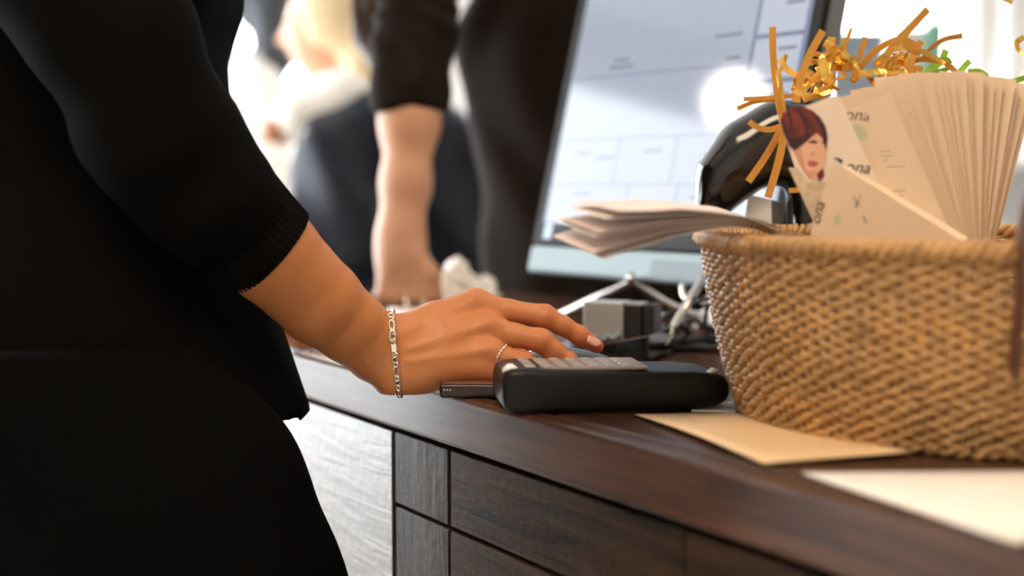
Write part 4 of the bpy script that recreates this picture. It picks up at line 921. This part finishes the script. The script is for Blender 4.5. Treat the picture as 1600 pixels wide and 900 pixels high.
V = np.concatenate([Va, Vb]); Q = np.concatenate([Qa, Qb + len(Va)])
o = child(mesh_obj('body', V, Q, M['skin2'], None, True), b2)
k2 = SDF((-.32, 1.80, .80), (.56, 2.62, 1.56), .006)
k2.add(k2.column([(.80, .165, 2.32, .20, .15), (.95, .160, 2.31, .205, .15), (1.05, .155, 2.30, .205, .14), (1.2, .15, 2.27, .21, .14), (1.35, .13, 2.22, .22, .13), (1.43, .11, 2.18, .15, .09), (1.47, .1, 2.16, .06, .06)]), .03)
sl2 = k2.chain(q2([(700, -190, hy + .24, 62), (656, -60, hy + .12, 56), (650, 60, hy + .08, 49), (641, 150, hy + .055, 45), (640, 172, hy + .05, 43)]), .03)
sl2 = sl2 + 0.003 * np.sin(k2.Z * 120 + k2.X * 90 + 3 * np.sin(k2.Z * 37)) * (k2.Z > 1.25)
k2.add(sl2, .02)
c_ = at(640, 172, hy + .05); nearm = k2.cone(at(645, 60, hy + .08), at(636, 280, hy + .04), .075, .075); k2.F = np.where(nearm < 0, np.maximum(k2.F, c_.z - k2.Z), k2.F).astype(np.float32)
k2.add(k2.chain([((.31, 2.2, 1.38), .062), ((.39, 2.2, 1.1), .055), ((.36, 2.12, 1.02), .045)], .03), .02)
k2.F = k2.F + (0.004 * np.sin(k2.X * 60 + 4 * np.sin(k2.Z * 11))).astype(np.float32)
child(k2.build('sweater', M['bgknit']), b2)
t2 = SDF((-.12, 2.1, .05), (.44, 2.56, .97), .01)
t2.add(t2.column([(.7, .155, 2.32, .205, .15), (.92, .16, 2.32, .195, .14)]), .02)
for x in (.05, .26): t2.add(t2.chain([((x, 2.31, .82), .1), ((x, 2.34, .06), .075)], .03), .03)
child(t2.build('trousers', M['bgtrouser']), b2)
h2 = SDF((-.24, 1.98, 1.1), (.26, 2.36, 1.8), .008)
h2.add(h2.ell((.1, 2.13, 1.64), (.095, .11, .12))); h2.add(h2.ell((.1, 2.2, 1.52), (.1, .06, .14)), .03)
h2.add(h2.chain([((.03, 2.17, 1.55), .05), (at(560, -120, 2.16), .05), (at(574, 20, 2.12), .042), (at(596, 110, 2.08), .012)], .03), .03); h2.cut((.1, 2.07, 1.6), (0, -1, .2))
child(h2.build('hair', M['hair_dark']), b2)
o = MB().tube([at(648, 470, hy - .03) + Vector((.012 * math.cos(a), 0.006 * math.sin(a), .012 * math.sin(a))) for a in [2 * math.pi * k / 20 for k in range(20)]], .002, 6, closed=True).build('ring', M['silver'], None, True); child(o, b2)
for x in (.06, .25):
    sh = SDF((x - .07, 2.1, -.005), (x + .07, 2.45, .12), .008); sh.add(sh.chain([((x, 2.36, .045), .045), ((x, 2.26, .038), .042), ((x, 2.2, .03), .035)], .02)); sh.cut((0, 0, .001), (0, 0, -1)); child(sh.build('shoe', M['plastic']), b2)
# white booklet and crumpled receipt by that hand
o = curved_sheet((g(598, 497), g(672, 502), g(684, 489), g(612, 487)), lambda t, s: .006, 'booklet', M['paper'], 4, .006); o.modifiers['solid'].offset = -1; tag(o, 'white booklet on the counter by the propped hand', 'booklet')
cs = SDF((-.10, 1.88, .949), (-.0, 2.02, 1.06), .004)
cc_ = g(700, 488); cc_ = Vector((-.075, 1.93, .97))
cs.add(cs.ell(cc_, (.028, .03, .045)), .01); cs.add(cs.ell(cc_ + Vector((.028, .01, -.006)), (.03, .03, .026)), .01); cs.F = cs.F + (.005 * np.sin(cs.X * 170 + 2 * np.sin(cs.Z * 140)) * np.sin(cs.Z * 150 + cs.Y * 120)).astype(np.float32); cs.cut((0, 0, ZC + .001), (0, 0, -1))
o = cs.build('crumpled_paper', M['white_cloth']); tag(o, 'crumpled white paper heap on the counter between the two hands', 'paper')

# ------------------------------------------------------------------ seated client in the background
c3 = empty('person', (-.42, 3.3, 0)); tag(c3, 'blond client in a white top and navy cape seated in the blurred background', 'person')
Yc = 3.2
s4 = SDF((-1.0, 2.8, .30), (.1, 3.7, 1.72), .010)
def q3(l): return [(at(a, b, Yc + dy), r) for a, b, dy, r in l]
s4.add(s4.column([(.62, -.40, 3.3, .15, .16), (.9, -.38, 3.3, .13, .15), (1.15, -.37, 3.3, .12, .17), (1.28, -.38, 3.3, .09, .15), (1.33, -.39, 3.3, .05, .06)]), .03)
s4.add(s4.cone((-.39, 3.3, 1.31), (-.41, 3.3, 1.38), .05, .05), .03); s4.add(s4.ell((-.42, 3.3, 1.47), (.1, .078, .118)), .03); s4.add(s4.cone((-.515, 3.3, 1.46), (-.53, 3.3, 1.45), .014, .013), .02)
s4.add(s4.chain([((-.40, 3.13, 1.25), .05), (at(520, 190, 3.1), .042), (at(448, 200, 3.05), .03), (at(425, 205, 3.02), .028)], .03), .03)
o = child(s4.build('body', M['skin2']), c3)
s5 = SDF((-1.0, 2.75, .95), (.2, 3.8, 1.42), .012)
s5.add(s5.column([(.98, -.375, 3.3, .15, .18), (1.15, -.365, 3.3, .15, .19), (1.28, -.375, 3.3, .12, .17), (1.35, -.385, 3.3, .07, .08)]), .03)
s5.add(s5.chain([((-.40, 3.12, 1.25), .075), (at(530, 165, 3.08), .07), (at(465, 185, 3.04), .055)], .03), .03)
child(s5.build('white_top', M['white_cloth']), c3)
s6 = SDF((-.85, 2.5, .32), (.3, 3.8, 1.36), .012)
s6.add(s6.chain([(at(560, 205, 3.0), .075), (at(520, 260, 2.95), .085), (at(530, 340, 2.9), .09), (at(540, 420, 2.85), .09)], .05), .03)
s6.add(s6.chain([(at(600, 200, 3.1), .085), (at(660, 260, 3.1), .13), (at(690, 380, 3.1), .14), (at(690, 500, 3.1), .13)], .05), .05)
s6.add(s6.chain([(at(640, 300, 3.05), .12), (at(560, 380, 2.95), .10), (at(540, 480, 2.9), .09)], .05), .05)
s6.F = s6.F + (.010 * np.sin(s6.X * 40 + s6.Z * 22)).astype(np.float32)
child(s6.build('cape', M['navy']), c3)
h4 = SDF((-.6, 3.1, 1.2), (-.2, 3.5, 1.64), .01); h4.add(h4.ell((-.405, 3.3, 1.5), (.108, .098, .115))); h4.add(h4.ell((-.34, 3.3, 1.38), (.06, .09, .14)), .04); h4.cut((-.47, 3.3, 1.48), (-1, 0, -.3)); child(h4.build('hair', M['hair_blond']), c3)
for x in (-.5, -.36):
    t_ = SDF((x - .2, 2.7, 0), (x + .16, 3.2, .7), .012); t_.add(t_.chain([((x, 3.05, .6), .09), ((x - .04, 2.95, .3), .06), ((x - .05, 2.95, .05), .05), ((x - .12, 2.95, .04), .04)], .03)); t_.cut((0, 0, .003), (0, 0, -1)); child(t_.build('trouser_leg', M['bgtrouser']), c3)
ch = empty('salon_chair', (-.36, 3.3, 0)); tag(ch, 'red vinyl salon chair under the seated client', 'chair')
def cbox(c, d, n, m, bv=.03): o = MB().box(c, d).build(n, m); child(o, ch); bevel(o, bv, 3); return o
cbox((-.36, 3.28, .52), (.52, .56, .14), 'seat', M['red']); cbox((-.08, 3.3, .88), (.1, .5, .6), 'backrest', M['red']); cbox((-.36, 2.98, .78), (.45, .07, .10), 'armrest', M['red']); cbox((-.36, 3.6, .72), (.45, .07, .08), 'armrest', M['red'])
cbox((-.36, 2.98, .62), (.05, .05, .26), 'arm_post', M['steel'], .005); cbox((-.36, 3.6, .62), (.05, .05, .16), 'arm_post', M['steel'], .005)
child(MB().tube([(-.36, 3.3, .03), (-.36, 3.3, .46)], .035, 16).build('pedestal', M['steel'], None, True), ch); child(MB().tube([(-.36, 3.3, .002), (-.36, 3.3, .03)], [.27, .25], 28).build('base', M['steel'], None), ch)
# red bag beside the chair, in front of it
rb = SDF((-.50, 2.55, .50), (-.15, 2.85, 1.06), .01)
# coat on a stand and white chair
cs_ = empty('coat_stand', (at(425, 60, 4.2).x, 4.2, 0)); tag(cs_, 'slim coat stand carrying a dark coat by the window', 'coat stand')
child(MB().tube([(cs_.location.x, 4.2, .02), (cs_.location.x, 4.2, 1.95)], .016, 10).build('pole', M['steel'], None, True), cs_); child(MB().tube([(cs_.location.x, 4.2, .001), (cs_.location.x, 4.2, .025)], [.17, .15], 24).build('base', M['steel'], None), cs_)
for s_ in (-1, 1): child(MB().tube(crom([(cs_.location.x, 4.2, 1.86), (cs_.location.x + s_ * .07, 4.2, 1.9), (cs_.location.x + s_ * .1, 4.2, 1.96)], 4), .008, 8).build('hook', M['steel'], None, True), cs_)
co = SDF((-1.0, 4.0, 1.25), (-.5, 4.35, 1.98), .01)
co.add(co.chain([(at(418, -110, 4.12), .05), (at(420, 0, 4.1), .085), (at(428, 90, 4.1), .06), (at(434, 120, 4.1), .03)], .04)); co.F = co.F + (.01 * np.sin(co.X * 70 + co.Z * 6)).astype(np.float32)
o = co.build('hanging_coat', M['greycoat']); tag(o, 'slate grey coat hanging on the coat stand', 'coat')
wc = empty('white_armchair', (at(372, 200, 3.9).x, 3.9, 0)); tag(wc, 'rounded white armchair near the window, partly behind the sweater', 'armchair')
wx = wc.location.x
w1 = SDF((wx - .4, 3.5, .2), (wx + .35, 4.3, 1.58), .015); w1.add(w1.ell((wx - .02, 4.05, 1.15), (.18, .10, .36)), .03); child(w1.build('backrest', M['white_cloth']), wc)
w1 = SDF((wx - .4, 3.5, .2), (wx + .4, 4.3, .9), .015); w1.add(w1.ell((wx - .02, 3.88, .55), (.30, .28, .2)), .03); child(w1.build('seat', M['white_cloth']), wc)
for a, b in ((-1, -1), (1, -1), (-1, 1), (1, 1)): child(MB().tube([(wx + a * .18, 3.88 + b * .16, .001), (wx + a * .15, 3.88 + b * .13, .42)], .018, 8).build('leg', M['steel'], None, True), wc)

# ------------------------------------------------------------------ window display to the right
ds = empty('display_shelf', (1.1, 4.6, 0)); tag(ds, 'white display shelf before the right window', 'shelf')
for nmn, c, d in (('top_board', (1.25, 4.6, 1.185), (1.5, .4, .03)), ('side_board', (.515, 4.6, .585), (.03, .4, 1.17)), ('side_board', (1.985, 4.6, .585), (.03, .4, 1.17)), ('middle_board', (1.25, 4.6, .6), (1.44, .38, .03)), ('back_board', (1.25, 4.79, .585), (1.44, .02, 1.17))):
    child(MB().box(c, d).build(nmn, M['shelf']), ds)
def disp(px0, px1, pyt, Y, mat, nm, label, cat, d=.1, frame=None):
    a, b = at(px0, pyt, Y), at(px1, pyt, Y); z0 = 1.201; r = empty(nm, ((a.x + b.x) / 2, Y + d / 2, z0)); tag(r, label, cat)
    w = b.x - a.x; h = a.z - z0
    o = MB().box((0, 0, h / 2), (w, d, h)).build('body', mat, r); bevel(o, min(w, d) * .08)
    if frame == 'board': MB().box((0, -d / 2 - .004, h / 2), (w * .86, .006, h * .86)).build('front_panel', M['boxgrey'], r); MB().box((0, d * .6 , h * .25), (w * .3, d * 1.2, .01)).build('strut', M['lampmetal'], r)
    if frame == 'bottle': MB().tube([(0, 0, h), (0, 0, h + .03)], .015, 12).build('cap', M['capwhite'], r, True)
    if frame == 'carton': MB().box((0, -d / 2 - .001, h * .5), (w * .6, .002, h * .3)).build('label_patch', M['paper'], r)
    return r
disp(1300, 1384, 48, 4.5, M['boxgrey'], 'display_board', 'blue-grey display board standing on the window shelf', 'display board', .03, 'board')
disp(1392, 1446, 42, 4.55, M['boxpale'], 'carton', 'pale pinkish carton on the window shelf beside the board', 'carton', .12, 'carton')
disp(1450, 1478, 34, 4.5, M['boxgreen'], 'green_bottle', 'green product bottle on the window shelf', 'bottle', .05, 'bottle')
cur = MB(); xs = [at(1490, 0, 5.2).x + i * .02 for i in range(60)]
cur.loft([[Vector((x, 5.2 + .03 * math.sin(i * 1.1), z)) for i, x in enumerate(xs)] for z in (.03, 2.72)], cap=False, closed=False)
o = cur.build('curtain', M['white_cloth'], None, True); o.modifiers.new('s', 'SOLIDIFY').thickness = .004; tag(o, 'pale white curtain hanging at the right of the window', 'curtain')
